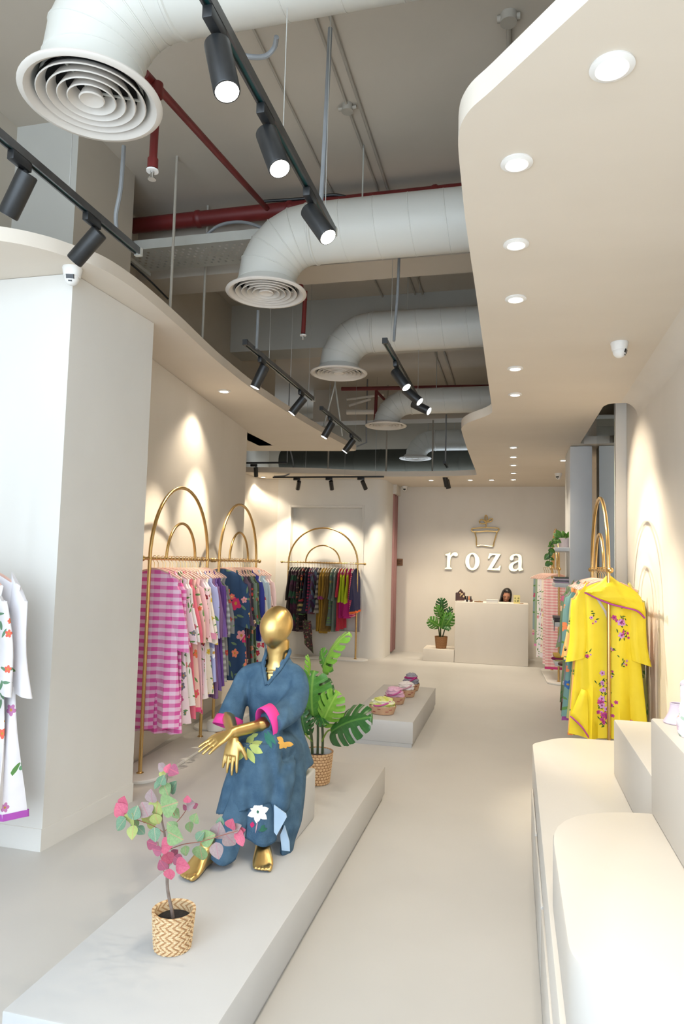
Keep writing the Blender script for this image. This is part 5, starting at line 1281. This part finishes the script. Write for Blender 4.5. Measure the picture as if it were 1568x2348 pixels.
LV = [(220, 610, 80, 4, 2.2), (250, 540, 55, 4, 1.5), (225, 745, 80, 2, -2.2), (350, 640, 80, 2, 1.2), (330, 820, 78, 1, -1.7), (310, 690, 50, 1, 1.3), (405, 800, 55, 2, -.8), (440, 610, 85, 3, 2.0), (500, 490, 72, 3, 1.7), (545, 610, 85, 1, -1.7), (660, 570, 90, 0, .3), (630, 440, 72, 0, -1.2), (595, 345, 55, 2, 1.2), (550, 395, 50, 2, -2.2), (695, 410, 70, 2, 1.1), (725, 650, 55, 0, -1.1), (500, 720, 60, 1, 2.9), (545, 700, 60, 1, -1.2), (530, 840, 78, 2, -1.5), (715, 850, 88, 0, -.5), (680, 765, 66, 0, 2.4), (845, 770, 58, 0, -1.5), (890, 690, 52, 0, 1.3), (600, 285, 45, 1, 1.4), (650, 240, 55, 4, 1.2), (590, 225, 48, 3, 2.4), (700, 265, 55, 5, -.5), (660, 275, 40, 3, -1.2), (850, 565, 45, 3, .2), (822, 520, 40, 4, 1.6), (800, 590, 34, 5, 2.3), (890, 575, 36, 5, .4),
      (940, 850, 66, 2, .9), (1005, 865, 85, 0, .4), (945, 1005, 80, 0, -1.4), (1100, 800, 90, 3, 1.4), (1090, 985, 92, 3, -1.4), (1205, 880, 82, 3, -.8), (1265, 775, 55, 3, .5), (1215, 740, 52, 4, 1.3), (1290, 845, 58, 4, -.6), (1305, 895, 60, 4, -1.3), (1120, 720, 55, 2, 1.5), (805, 985, 55, 0, -1.5), (1310, 800, 40, 4, .2),
      (650, 1050, 66, 4, -1.0), (780, 1115, 75, 4, -.3), (745, 1065, 60, 5, -.6), (712, 1005, 45, 5, .9), (665, 1195, 60, 4, -1.4), (600, 1110, 60, 5, 2.2), (640, 935, 62, 4, .1), (500, 915, 55, 5, 2.8), (550, 978, 55, 5, 2.9), (630, 600, 50, 0, .9), (350, 735, 50, 0, 2.0), (440, 690, 46, 1, 2.6)]
rl = random.Random(11)
for cx_, cy_, sz, mi, ang in LV:
    px, py = 220 + cx_ / 3.92, 1700 + cy_ / 3.92; l_ = sz * 1.75 / 3.92; Y = 2.21 + rl.uniform(-.05, .05)
    b_ = at(px - cos(ang) * l_ / 2, py + sin(ang) * l_ / 2, Y); t_ = at(px + cos(ang) * l_ / 2, py - sin(ang) * l_ / 2, Y + rl.uniform(-.02, .02))
    put_leaf(bt_, OVA, b_, t_, BG[mi], (rl.uniform(-.4, .4), -1, rl.uniform(0, .5)), rl.uniform(.95, 1.15))

# ------------------------------------------------------------------ scarf baskets on the second plinth
TANB = noisy('tan_felt', S_(190, 150, 118), S_(204, 166, 134), 18, .9)
for k, (px, py, Y, w_, base, hi, h_) in enumerate([(877, 1628, 6.2, .125, ((236, 236, 214), (206, 212, 110), (200, 90, 160)), 'green and white checked', .115), (905, 1603, 6.68, .105, ((224, 184, 206), (212, 160, 190), (190, 90, 150)), 'pink', .13), (931, 1588, 7.08, .10, ((226, 218, 218), (236, 230, 230), (200, 150, 170)), 'white', .12), (942, 1575, 7.45, .095, ((150, 150, 164), (130, 132, 150), (170, 50, 120)), 'grey and magenta', .15)]):
    c = V(at(px, py, Y).x, Y, pz + .008)
    t = thing('scarf_basket', ['nearest oval tan basket on the short plinth', 'second oval tan basket from the front on the plinth', 'third oval tan basket from the front on the plinth', 'farthest oval tan basket on the short plinth'][k], 'basket', c, group='tan baskets on the plinth')
    mb = MB(); rings = []
    for r_, z_ in ((.72, 0), (.80, .004), (.93, .045), (1.0, .072), (.96, .074), (.90, .05), (.72, .01)):
        rings.append([c + V(w_ * r_ * cos(2 * pi * i / 40), w_ * .78 * r_ * sin(2 * pi * i / 40), z_) for i in range(40)])
    mb.loft(rings).build('basket_body', TANB, t)
    for a, z_ in ((-1.7, .055), (-2.1, .03), (-.8, .05), (-1.1, .035)):
        p_ = c + V(w_ * .965 * cos(a), w_ * .765 * sin(a), z_); d_ = V(-sin(a), cos(a), 0)
        MB().tube([p_ - d_ * .014, p_ + d_ * .014], .0025, 6).build('stitch', solid(S_(150, 50, 60)), t)
    mb = MB(); rings = []; ph = rl.uniform(0, 6)
    n = 56; m_ = 26
    for j in range(m_):
        th = pi * (j + .5) / m_ * .93; zz = .03 + h_ * (.5 + .5 * cos(th)) ; rr_ = .82 * w_ * sin(th) ** .7
        ring = []
        for i in range(n):
            a = 2 * pi * i / n; p_ = V(cos(a), sin(a), zz * 9)
            f = 1 + .10 * sin(a * 2 + zz * 60 + ph) + .09 * sin(j * 1.5 + a * 1.0 + ph) + .14 * noise.noise(p_ * 1.7 + V(k * 5, 0, 0))
            ring.append(c + V(rr_ * f * cos(a), rr_ * .8 * f * sin(a), zz + .014 * noise.noise(p_ * 2.3 + V(0, k * 3, 0))))
        rings.append(ring)
    rings.reverse()
    if k == 0: mt = gingham(S_(*base[0]), S_(*base[1]), .05)
    elif k == 3: mt = stripes(S_(*base[0]), S_(*base[2]), .10, .22, True)
    else: mt = noisy('rolled_scarf_cloth', S_(*base[0]), S_(*base[1]), 9, .9)
    sc_ = tag(mb.loft(rings).build('rolled_scarf', mt, angle=70), hi + ' scarf rolled up in a tan basket', 'scarf', 'rolled scarves in baskets')
    tp_ = [c + V(.6 * w_ * cos(a), .5 * w_ * sin(a), .03 + h_ * (.62 + .2 * sin(a * 1.0 + 1))) for a in [pi * 1.05 + pi * .9 * q / 12 for q in range(13)]]
    MB().tube([p_ + V(0, -.03, 0) for p_ in tp_], (.007), 8).build('scarf_border', solid(S_(*base[2])), sc_)

# ------------------------------------------------------------------ things on the right-hand steps, floor bits
vz = 1.031
vc = V(.552, 2.635, vz)
LAV = noisy('lavender_ceramic', S_(206, 190, 206), S_(214, 200, 214), 5, .5)
va = thing('vase', 'lavender flared vase on the tallest right step', 'vase', vc)
MB().lathe([(.001, 0), (.046, 0), (.047, .003), (.039, .016), (.030, .033), (.0255, .051), (.024, .066), (.022, .066), (.023, .051), (.027, .033), (.036, .016)], vc, 40).build('vessel', LAV, va)
MB().lathe([(.0242, .064), (.0252, .066), (.0235, .0675), (.0218, .066)], vc, 40).build('lip', LAV, va)
WFL = fl((238, 232, 238), [(200, 180, 220), (170, 190, 180), (230, 200, 215)], scale=22, density=.35, rad=.35, leaf=S_(170, 190, 175))
bcn = V(.578, 2.44, vz); mb = MB(); rings = []
for j in range(22):
    q = j / 21; z_ = .185 * q; rr_ = .062 * (1 + .10 * sin(q * 7)) * (1 - .5 * max(0, q - .82) / .18)
    rings.append([bcn + V(rr_ * (1 + .10 * noise.noise(V(cos(a), sin(a), q * 5) * 1.9)) * cos(a), rr_ * (1 + .1 * noise.noise(V(sin(a), cos(a), q * 6))) * sin(a), z_ + .008 * sin(a * 3) * q) for a in [2 * pi * i / 40 for i in range(40)]])
bg_ = tag(mb.loft(rings).build('cloth_pouch', WFL, angle=70), 'pale floral cloth pouch at the right edge on the tallest step', 'pouch')
MB().tube(catmull([bcn + V(.05 * cos(a), .05 * sin(a), .165 + .01 * sin(2 * a)) for a in [2 * pi * i / 10 for i in range(11)]], 3), .009, 8).build('gathered_rim', solid(S_(240, 226, 230), .05), bg_)
hc_ = V(-2.60, 5.88, 0)
hd = thing('humidifier', 'small white rounded humidifier on the floor by the left racks', 'humidifier', hc_)
MB().lathe([(.001, .022), (.066, .022), (.074, .03), (.074, .09), (.064, .112), (.03, .12), (.001, .12)], hc_, 36).build('housing', WHITEP, hd)
MB().lathe([(.001, 0), (.066, 0), (.07, .004), (.068, .022), (.001, .022)], hc_, 36).build('wooden_base', WOODS, hd)
MB().tube(catmull([hc_ + V(-.06, -.03, .008), hc_ + V(-.12, -.10, .005), hc_ + V(-.04, -.17, .005), hc_ + V(-.10, -.23, .005), hc_ + V(-.2, -.12, .005)], 6), .003, 6).build('power_cord', WHITEP, hd)
# shelves by the column
su = thing('wall_shelf', 'set of white shelf boards fixed to the column', 'shelf', (.54, 8.6, .4))
for z_ in (1.80, 1.385, .935, .49):
    MB().box(.462, .619, 8.33, 8.95, z_ - .045, z_).build('shelf_board', COLW, su, bevel=.004)
pc = V(.575, 8.50, 1.801)
pp = thing('trailing_plant', 'trailing green plant in a pinkish pot on the top shelf', 'plant', pc)
MB().lathe([(.001, 0), (.055, 0), (.058, .006), (.064, .11), (.060, .112), (.056, .09), (.001, .085)], pc, 32).build('pot', noisy('blush_ceramic', S_(200, 184, 186), S_(208, 194, 196), 6, .6), pp)
rl = random.Random(4)
for k in range(26):
    a = rl.uniform(0, 6.28); r = rl.uniform(.02, .07); h_ = rl.uniform(.11, .2)
    b_ = pc + V(.03 * cos(a), .03 * sin(a), .09); e_ = pc + V(r * 1.7 * cos(a), r * 1.5 * sin(a), h_)
    put_leaf(pp, HEA, b_.lerp(e_, .45), e_ + V(.03 * cos(a), .03 * sin(a), .01), LF_P, (rl.uniform(-.4, .4), -1, .6), 1.0)
vine = catmull([pc + V(-.05, -.03, .10), pc + V(-.12, -.05, .09), pc + V(-.16, -.08, .02), pc + V(-.17, -.08, -.08), pc + V(-.165, -.08, -.2)], 6)
MB().tube(vine, .004, 6).build('vine', STEMG, pp)
for k, p_ in enumerate(vine[2::2]):
    a = rl.uniform(0, 6.28); e_ = p_ + V(rl.uniform(-.06, .02), rl.uniform(-.03, .01), rl.uniform(-.07, .0)); put_leaf(pp, HEA, p_, e_, LF_P, (rl.uniform(-.4, .3), -1, .4), 1.1)
    e_ = p_ + V(rl.uniform(-.02, .06), rl.uniform(-.03, .01), rl.uniform(-.06, .01)); put_leaf(pp, HEA, p_, e_, LF_M if False else LF_P, (rl.uniform(-.4, .3), -1, .4), 1.0)
def folded(c, w_, d_, n, cols, label, grp):
    t = thing('folded_clothes', label, 'clothes', c, group=grp); z_ = c[2]
    for k in range(n):
        h_ = .018; mb = MB(); ww = w_ * rl.uniform(.9, 1.0)
        mb.box(c[0] - ww / 2, c[0] + ww / 2, c[1] - d_ / 2, c[1] + d_ / 2, z_, z_ + h_).build('folded_layer', cols[k % len(cols)], t, bevel=.007, seg=3); z_ += h_ * .98
    return t
folded((.545, 8.62, 1.386), .17, .40, 4, [solid(S_(170, 150, 176)), solid(S_(110, 110, 120)), solid(S_(200, 186, 200)), solid(S_(84, 90, 84))], 'stack of mauve and grey folded clothes on the second shelf', 'folded clothes')
fd = folded((.545, 8.60, .936), .18, .40, 3, [solid(S_(70, 66, 72)), solid(S_(96, 90, 92))], 'dark grey folded clothes on the third shelf', 'folded clothes')
MB().box(.452, .459, 8.36, 8.40, .84, .97).build('hanging_strap', solid(S_(120, 126, 128)), fd)
fd = folded((.545, 8.60, .491), .17, .40, 3, [solid(S_(200, 196, 130)), solid(S_(150, 40, 90)), solid(S_(170, 140, 50))], 'colourful folded scarves on the lowest shelf', 'folded clothes')
MB().ell((.46, 8.42, .52), .035, .03, .02).build('scarf_corner', solid(S_(140, 36, 90)), fd)
st = thing('side_stool', 'dark wooden stool half hidden behind the right rack', 'stool', (.58, 8.02, 0))
MB().lathe([(.001, .50), (.12, .50), (.125, .507), (.125, .52), (.12, .525), (.001, .525)], (.60, 8.02, 0), 32).build('stool_seat', WOODD, st)
for a in (.8, 2.4, 3.9, 5.5): MB().tube([(.60 + .08 * cos(a), 8.02 + .08 * sin(a), .5), (.60 + .11 * cos(a), 8.02 + .11 * sin(a), 0)], .012, 10).build('leg', WOODD, st)

# ------------------------------------------------------------------ curtain, signs, rear wall
mb = MB(); rows = []
for i in range(97):
    q = i / 96; y = lerp(11.99, 12.405, q)
    rows.append((V(-2.09 + .030 * sin(q * 2 * pi * 7) + .008 * sin(q * 31), y, 0)))
mb.loft([[p_ + V(0, 0, .04) for p_ in rows], [p_ + V(.005 * sin(i), 0, 1.4) for i, p_ in enumerate(rows)], [p_ + V(0, 0, 2.80) for p_ in rows]], False, False, False)
cu = tag(mb.build('curtain', CURT, angle=80), 'dusty pink floor-length curtain beside the bay wall', 'curtain')
md = cu.modifiers.new('t', 'SOLIDIFY'); md.thickness = .004
def text_mesh(txt, size, depth, name):
    cu_ = bpy.data.curves.new(name, 'FONT'); cu_.body = txt; cu_.size = size; cu_.extrude = depth; cu_.align_x = 'CENTER'; cu_.align_y = 'CENTER'
    ob = bpy.data.objects.new(name, cu_); COL.objects.link(ob); dg = bpy.context.evaluated_depsgraph_get(); dg.update()
    me = bpy.data.meshes.new_from_object(ob.evaluated_get(dg)); bpy.data.objects.remove(ob, do_unlink=True); return me
a_, b_ = at(908, 1281, 12.41), at(923, 1297, 12.41)
sg = thing('door_sign', 'small square wooden STAFF ONLY sign beside the curtain', 'sign', ((a_.x + b_.x) / 2, 12.40, b_.z))
cxs, czs = (a_.x + b_.x) / 2, (a_.z + b_.z) / 2
MB().box(cxs - .062, cxs + .062, 12.405, 12.419, czs - .062, czs + .062).build('plate', WOODS, sg, bevel=.003)
for tx, dz in (('STAFF', .018), ('ONLY', -.02)):
    o = inst('lettering', text_mesh(tx, .034, .0015, 'lettering'), sg, INK, loc=(cxs - OFF[sg.name].x, 12.4035 - OFF[sg.name].y, czs + dz - OFF[sg.name].z), rot=(pi / 2, 0, 0))
# gold lettering: outlines traced as plain polygons in the plane of the wall
def gp(cx_, cy_): return at(1000 + cx_ / 6.817, 1160 + cy_ / 6.817, 12.40)
def glyph(outer, holes, name, smooth_=0):
    cu_ = bpy.data.curves.new(name, 'CURVE'); cu_.dimensions = '2D'; cu_.fill_mode = 'BOTH'; cu_.extrude = .012; cu_.bevel_depth = .0015
    for pl in [outer] + holes:
        pts = [gp(*q) for q in pl]
        if smooth_: pts = catmull(pts, smooth_, True)
        sp = cu_.splines.new('POLY'); sp.points.add(len(pts) - 1); sp.use_cyclic_u = True
        for i, p_ in enumerate(pts): sp.points[i].co = (p_.x, p_.z, 0, 1)
    ob = bpy.data.objects.new(name, cu_); COL.objects.link(ob); dg = bpy.context.evaluated_depsgraph_get(); dg.update()
    me = bpy.data.meshes.new_from_object(ob.evaluated_get(dg)); bpy.data.objects.remove(ob, do_unlink=True)
    me.materials.clear(); me.materials.append(LOGO); return me
ell_ = lambda cx_, cy_, rx, ry, n=40, sk=0: [(cx_ + rx * cos(2 * pi * i / n) + sk * sin(2 * pi * i / n), cy_ + ry * sin(2 * pi * i / n)) for i in range(n)]
GL = [('letter r', [(143, 752), (195, 742), (214, 726), (222, 726), (220, 785), (232, 762), (250, 742), (285, 723), (318, 728), (338, 748), (339, 770), (325, 786), (302, 790), (284, 778), (266, 773), (248, 786), (232, 808), (222, 845), (216, 955), (226, 964), (242, 970), (243, 990), (135, 988), (138, 970), (158, 964), (166, 955), (172, 778), (145, 774)], []),
      ('letter o', ell_(567, 870, 112, 136), [ell_(563, 866, 47, 110)[::-1]]),
      ('letter z', [(832, 742), (1010, 750), (872, 978), (935, 978), (966, 968), (990, 935), (1010, 932), (993, 1010), (797, 1000), (932, 770), (880, 768), (850, 785), (828, 828), (808, 822)], []),
      ('letter a', [(1148, 825), (1152, 800), (1170, 778), (1205, 757), (1255, 748), (1305, 757), (1330, 780), (1338, 815), (1340, 870), (1335, 960), (1345, 980), (1360, 985), (1355, 1005), (1322, 1012), (1290, 1022), (1283, 995), (1255, 1014), (1215, 1025), (1170, 1017), (1140, 990), (1132, 955), (1143, 918), (1175, 890), (1230, 868), (1282, 850), (1284, 805), (1268, 778), (1235, 773), (1208, 790), (1210, 820), (1202, 842), (1180, 854), (1158, 846)], [[(1282, 872), (1282, 965), (1258, 985), (1222, 990), (1197, 972), (1196, 935), (1222, 902)]])]
for lab, out_, holes in GL:
    me = glyph(out_, holes, 'gold_letter'); o = bpy.data.objects.new('gold_letter', me); COL.objects.link(o)
    o.location = (0, 12.403, 0); o.rotation_euler = (pi / 2, 0, 0)
    tag(o, 'polished gold %s of the wall sign' % lab, 'letter', 'gold letters of the wall sign')
em = thing('gold_emblem', 'gold line drawing of a potted sprout above the letters', 'emblem', (gp(760, 400).x, 12.40, gp(760, 640).z))
def gline(pts, closed=False, r=.012, name='outline'):
    P_ = catmull([gp(*q) + V(0, -.004, 0) for q in pts], 4, closed); MB().tube(P_, r, 8, True, closed).build(name, LOGO, em)
gline([(570, 355), (650, 345), (760, 340), (860, 342), (960, 348), (980, 365), (965, 395), (930, 403), (800, 393), (700, 402), (585, 405), (555, 385), (555, 368)], True, name='pot_rim')
gline([(600, 410), (625, 500), (635, 618), (700, 615), (790, 625), (882, 632), (905, 560), (930, 480), (950, 405)], name='pot_side')
gline([(772, 340), (780, 300), (785, 270)], name='stem')
gline([(785, 265), (762, 210), (765, 160), (778, 148), (795, 170), (795, 240)], True, name='top_leaf')
gline([(775, 270), (740, 225), (695, 220), (675, 245), (690, 275), (740, 278)], True, name='left_leaf')
gline([(800, 255), (830, 215), (865, 200), (880, 212), (862, 240), (825, 250)], True, name='right_leaf')

# ------------------------------------------------------------------ on the counter
cz = .979
def cp(cx_, cy_, Y=11.5): return at(960 + cx_ / 5.6, 1330 + cy_ / 5.6, Y)
orn = thing('carved_ornament', 'dark carved wooden house ornament with little figures on the counter', 'ornament', (cp(530, 262).x, 11.5, cz))
P_ = [cp(*q, Y=11.48) for q in [(472, 264), (474, 165), (490, 158), (500, 165), (508, 148), (522, 135), (536, 116), (550, 135), (562, 146), (574, 165), (590, 160), (592, 264)]]
for p_ in P_: p_.z = max(p_.z, cz)
n = len(P_)
MB().add([V(p_.x, 11.46, p_.z) for p_ in P_] + [V(p_.x, 11.56, p_.z) for p_ in P_], [tuple(range(n)), tuple(range(2 * n - 1, n - 1, -1))] + [(i, (i + 1) % n, (i + 1) % n + n, i + n) for i in range(n)]).build('facade', WOODD, orn)
CREAM = solid(S_(232, 204, 160)); ORG = solid(S_(214, 120, 60)); BLK = solid(S_(20, 20, 24))
x0_ = cp(590, 262).x; MB().box(x0_, cp(690, 262).x, 11.46, 11.56, cz, cz + .035).build('step', WOODD, orn, bevel=.004)
for cx_, cy_, r, mt in [(530, 165, .012, CREAM), (545, 185, .014, CREAM), (560, 180, .010, CREAM), (575, 212, .014, CREAM), (535, 205, .010, CREAM)]:
    p_ = cp(cx_, cy_, 11.45); MB().ell((p_.x, 11.455, p_.z), r, .010, r * 1.2).build('figure', mt, orn)
for cx_, mt in ((600, BLK), (622, BLK), (645, ORG), (668, BLK)):
    x = cp(cx_, 240).x; MB().lathe([(.001, 0), (.012, 0), (.012, .02), (.006, .028), (.010, .036), (.010, .05), (.001, .056)], (x, 11.5, cz + .035), 14).build('figure', mt, orn)
for cx_, mt in ((600, WHITEP), (625, BLK), (645, WHITEP)):
    x = cp(cx_, 240).x; MB().box(x - .011, x + .011, 11.445, 11.46, cz, cz + .032).build('tile', mt, orn)
x = cp(768, 270).x
ty = thing('wooden_tray', 'small wooden tray with gold trinkets on the counter', 'tray', (x, 11.5, cz))
MB().lathe([(.001, .002), (.066, .002), (.074, .012), (.076, .012), (.068, 0), (.001, 0)], (x, 11.5, cz), 28).build('dish', WOODS, ty)
for dx, h_ in ((.01, .035), (.03, .02), (-.025, .02)): MB().cyl((x + dx, 11.5, cz + .003), (x + dx, 11.5, cz + h_), .009, .006, 12).build('trinket', LOGO, ty)
xa, xb = cp(870, 285).x, cp(1018, 285).x
wb = thing('white_box', 'flat white box lying on the reception counter', 'box', ((xa + xb) / 2, 11.5, cz))
MB().box(xa, xb, 11.43, 11.56, cz, cz + .040).build('tray_part', WHITEP, wb, bevel=.003); MB().box(xa - .002, xb + .002, 11.428, 11.562, cz + .030, cz + .050).build('lid', WHITEP, wb, bevel=.003)
xa, xb = cp(1216, 290).x, cp(1300, 290).x
YC = noisy('cream_card', S_(222, 208, 140), S_(228, 214, 150), 5, .7)
cd = thing('display_card', 'cream display card with green marks standing on the counter', 'card', ((xa + xb) / 2, 11.5, cz))
MB().loft([[V(xa, 11.48, cz), V(xb, 11.48, cz), V(xb, 11.484, cz), V(xa, 11.484, cz)], [V(xa, 11.50, cz + .135), V(xb, 11.50, cz + .135), V(xb, 11.504, cz + .135), V(xa, 11.504, cz + .135)]]).build('card_face', YC, cd)
MB().box(xa, xb, 11.47, 11.53, cz, cz + .004).build('card_foot', YC, cd)
for dx, dz in ((.25, .085), (.75, .085), (.25, .04), (.62, .04), (.72, .045)):
    x = lerp(xa, xb, dx); MB().tube([V(x + .008 * cos(t_), 11.4775 + (dz + .008 * sin(t_)) * .148, cz + dz + .010 * sin(t_)) for t_ in [2 * pi * i / 10 for i in range(10)]], .0022, 6, True, True).build('printed_ring', P_DG, cd)
x = cp(1152, 288).x
tag(MB().box(x - .022, x + .022, 11.45, 11.50, cz, cz + .014).build('card_reader', WHITEP, bevel=.004), 'small white card reader on the counter before the woman', 'card reader')
x = cp(1320, 293).x
tag(MB().box(x - .03, x + .03, 11.46, 11.52, cz, cz + .008).build('notepad', noisy('kraft_pad', S_(150, 110, 70), S_(160, 120, 80), 9, .8), bevel=.002), 'small brown pad at the right end of the counter', 'pad')

# ------------------------------------------------------------------ person behind the counter
SKIN = noisy('skin', S_(176, 122, 96), S_(188, 134, 108), 6, .55)
HAIR = noisy('black_hair', (.008, .007, .007), (.016, .013, .012), 30, .4, stretch=(1, 1, .1))
TOP = solid(S_(30, 30, 34))
hc = at(1161, 1366, 12.05); hx, hy, hz = hc.x, 12.05, hc.z
pe = thing('person', 'person with long dark hair seated behind the counter, looking down', 'person', (hx, hy + .05, 0))
tilt = Matrix.Rotation(radians(24), 3, 'X') @ Matrix.Rotation(radians(10), 3, 'Y')
def hp(x, y, z): return hc + tilt @ V(x, y, z)
bd = MB(); rings = []
for j in range(1, 18):
    th = pi * j / 18; zz = -cos(th); lo = max(0, -zz)
    rings.append([hp(.070 * sin(th) * (1 - .30 * lo) * cos(a), (.088 * sin(th) * (1 - .2 * lo)) * sin(a) - .016 * lo, .108 * zz) for a in [2 * pi * i / 24 for i in range(24)]])
bd.loft(rings)
bd.tube([hp(0, -.080, .018), hp(0, -.096, -.022), hp(0, -.086, -.032)], [.007, .012, .006], 10)       # nose
bd.tube([hp(-.022, -.080, -.055), hp(0, -.088, -.054), hp(.022, -.080, -.055)], [.004, .008, .004], 10)   # lips
bd.tube([hp(-.05, -.070, .022), hp(-.02, -.082, .026)], .006, 8); bd.tube([hp(.05, -.070, .022), hp(.02, -.082, .026)], .006, 8)
for s in (-1, 1): bd.ell(hp(s * .071, .004, -.005), .008, .018, .028, 10, 8)
bd.tube([hp(0, .02, -.06), V(hx, hy + .06, hz - .16), V(hx, hy + .07, hz - .22)], [.05, .048, .055], 16)
for rows_ in [[(0, .07, -.19, .06, .05), (0, .07, -.24, .16, .08), (0, .08, -.30, .18, .095), (0, .09, -.45, .155, .10), (0, .10, -.60, .16, .11), (0, .10, -.68, .17, .12)]]:
    bd.loft([[V(hx + x + rx * cos(a), hy + y + ry * sin(a), hz + z) for a in [2 * pi * i / 22 for i in range(22)]] for x, y, z, rx, ry in rows_])
for s in (-1, 1):
    bd.tube(catmull([V(hx + s * .16, hy + .07, hz - .25), V(hx + s * .22, hy + .04, hz - .45), V(hx + s * .16, hy - .08, hz - .52), V(hx + s * .05, hy - .085, hz - .50)], 4), [.05] * 4 + [.042] * 4 + [.036] * 4 + [.028], 12)
    bd.tube(catmull([V(hx + s * .09, hy + .10, hz - .64), V(hx + s * .10, hy - .05, hz - .63), V(hx + s * .10, hy - .09, hz - .70), V(hx + s * .10, hy - .06, .09)], 4), [.085] * 4 + [.07] * 4 + [.06] * 4 + [.04], 12)
    bd.tube([V(hx + s * .10, hy - .04, .04), V(hx + s * .10, hy - .10, .035)], [.045, .035], 12)
bm_ = remesh(bd, .0075, 3)
mi = []
for f in bm_.f:
    c = sum((bm_.v[i] for i in f), Vector()) / len(f); mi.append(1 if c.z < hz - .19 else 0)
bm_.mi = mi; bm_.build('body', [SKIN, TOP], pe, angle=80)
for s in (-1, 1):
    MB().ell(hp(s * .028, -.0815, .006), .013, .005, .0045, 12, 8, tilt).build('eye', INK, pe); MB().tube([hp(s * .046, -.076, .026), hp(s * .03, -.085, .031), hp(s * .014, -.085, .028)], .003, 6).build('eyebrow', HAIR, pe)
MB().tube([hp(-.02, -.084, -.054), hp(0, -.0935, -.053), hp(.02, -.084, -.054)], [.002, .0045, .002], 8).build('lips', solid(S_(140, 70, 66)), pe)
hr = MB(); rings = []
for j in range(9):
    th = pi * .5 * j / 8
    rings.append([hp(.083 * sin(max(th, .08)) * cos(a), .100 * sin(max(th, .08)) * sin(a) + .014, .118 * cos(th) + .006) for a in [2 * pi * i / 28 for i in range(28)]])
for q in range(1, 12):
    z_ = -.21 * q / 11; row = []
    for i in range(28):
        a = 2 * pi * i / 28; x = .084 * (1 + .18 * q / 11) * cos(a); y = .100 * sin(a) + .014
        if y < -.03: x = (.074 + .012 * q / 11) * (1 if x >= 0 else -1) * (1 if abs(x) > .002 else 1); y = -.045 + .0 * q
        row.append(hp(x, y, z_))
    rings.append(row)
kf = MB(); kf.loft(rings, True, False)
kf.f = [f for f in kf.f if not (len(f) == 4 and (lambda c: (tilt.inverted() @ (c - hc)).y < -.040 and (tilt.inverted() @ (c - hc)).z < .088 and abs((tilt.inverted() @ (c - hc)).x) < .060)(sum((kf.v[i] for i in f), Vector()) / 4))]
kf.mi = [0] * len(kf.f)
ho = kf.build('hair', HAIR, pe, angle=80); md = ho.modifiers.new('t', 'SOLIDIFY'); md.thickness = .016; md.offset = 0
sgl = MB()
for s in (-1, 1): sgl.tube([hp(s * .03 + .022 * cos(a), -.045 + .012 * sin(a), .098 + .014 * sin(a)) for a in [2 * pi * i / 14 for i in range(14)]], .004, 6, True, True); sgl.ell(hp(s * .03, -.045, .098), .021, .006, .013, 12, 8, tilt)
sgl.tube([hp(-.01, -.048, .10), hp(.01, -.048, .10)], .003, 6)
tag(sgl.build('sunglasses', GLASSB), 'black sunglasses pushed up on the person\'s hair', 'sunglasses')
ch = thing('office_stool', 'plain stool hidden behind the reception counter', 'stool', (hx, hy + .12, 0))
zs = hz - .74
MB().lathe([(.001, zs - .06), (.18, zs - .06), (.19, zs - .05), (.19, zs - .02), (.17, zs - .0), (.001, zs)], (hx, hy + .12, 0), 28).build('stool_seat', BLACK, ch)
MB().cyl((hx, hy + .12, .03), (hx, hy + .12, zs - .06), .025).build('post', CHROME, ch); MB().lathe([(.001, 0), (.2, 0), (.2, .012), (.03, .035), (.001, .035)], (hx, hy + .12, 0), 28).build('foot_disc', CHROME, ch)
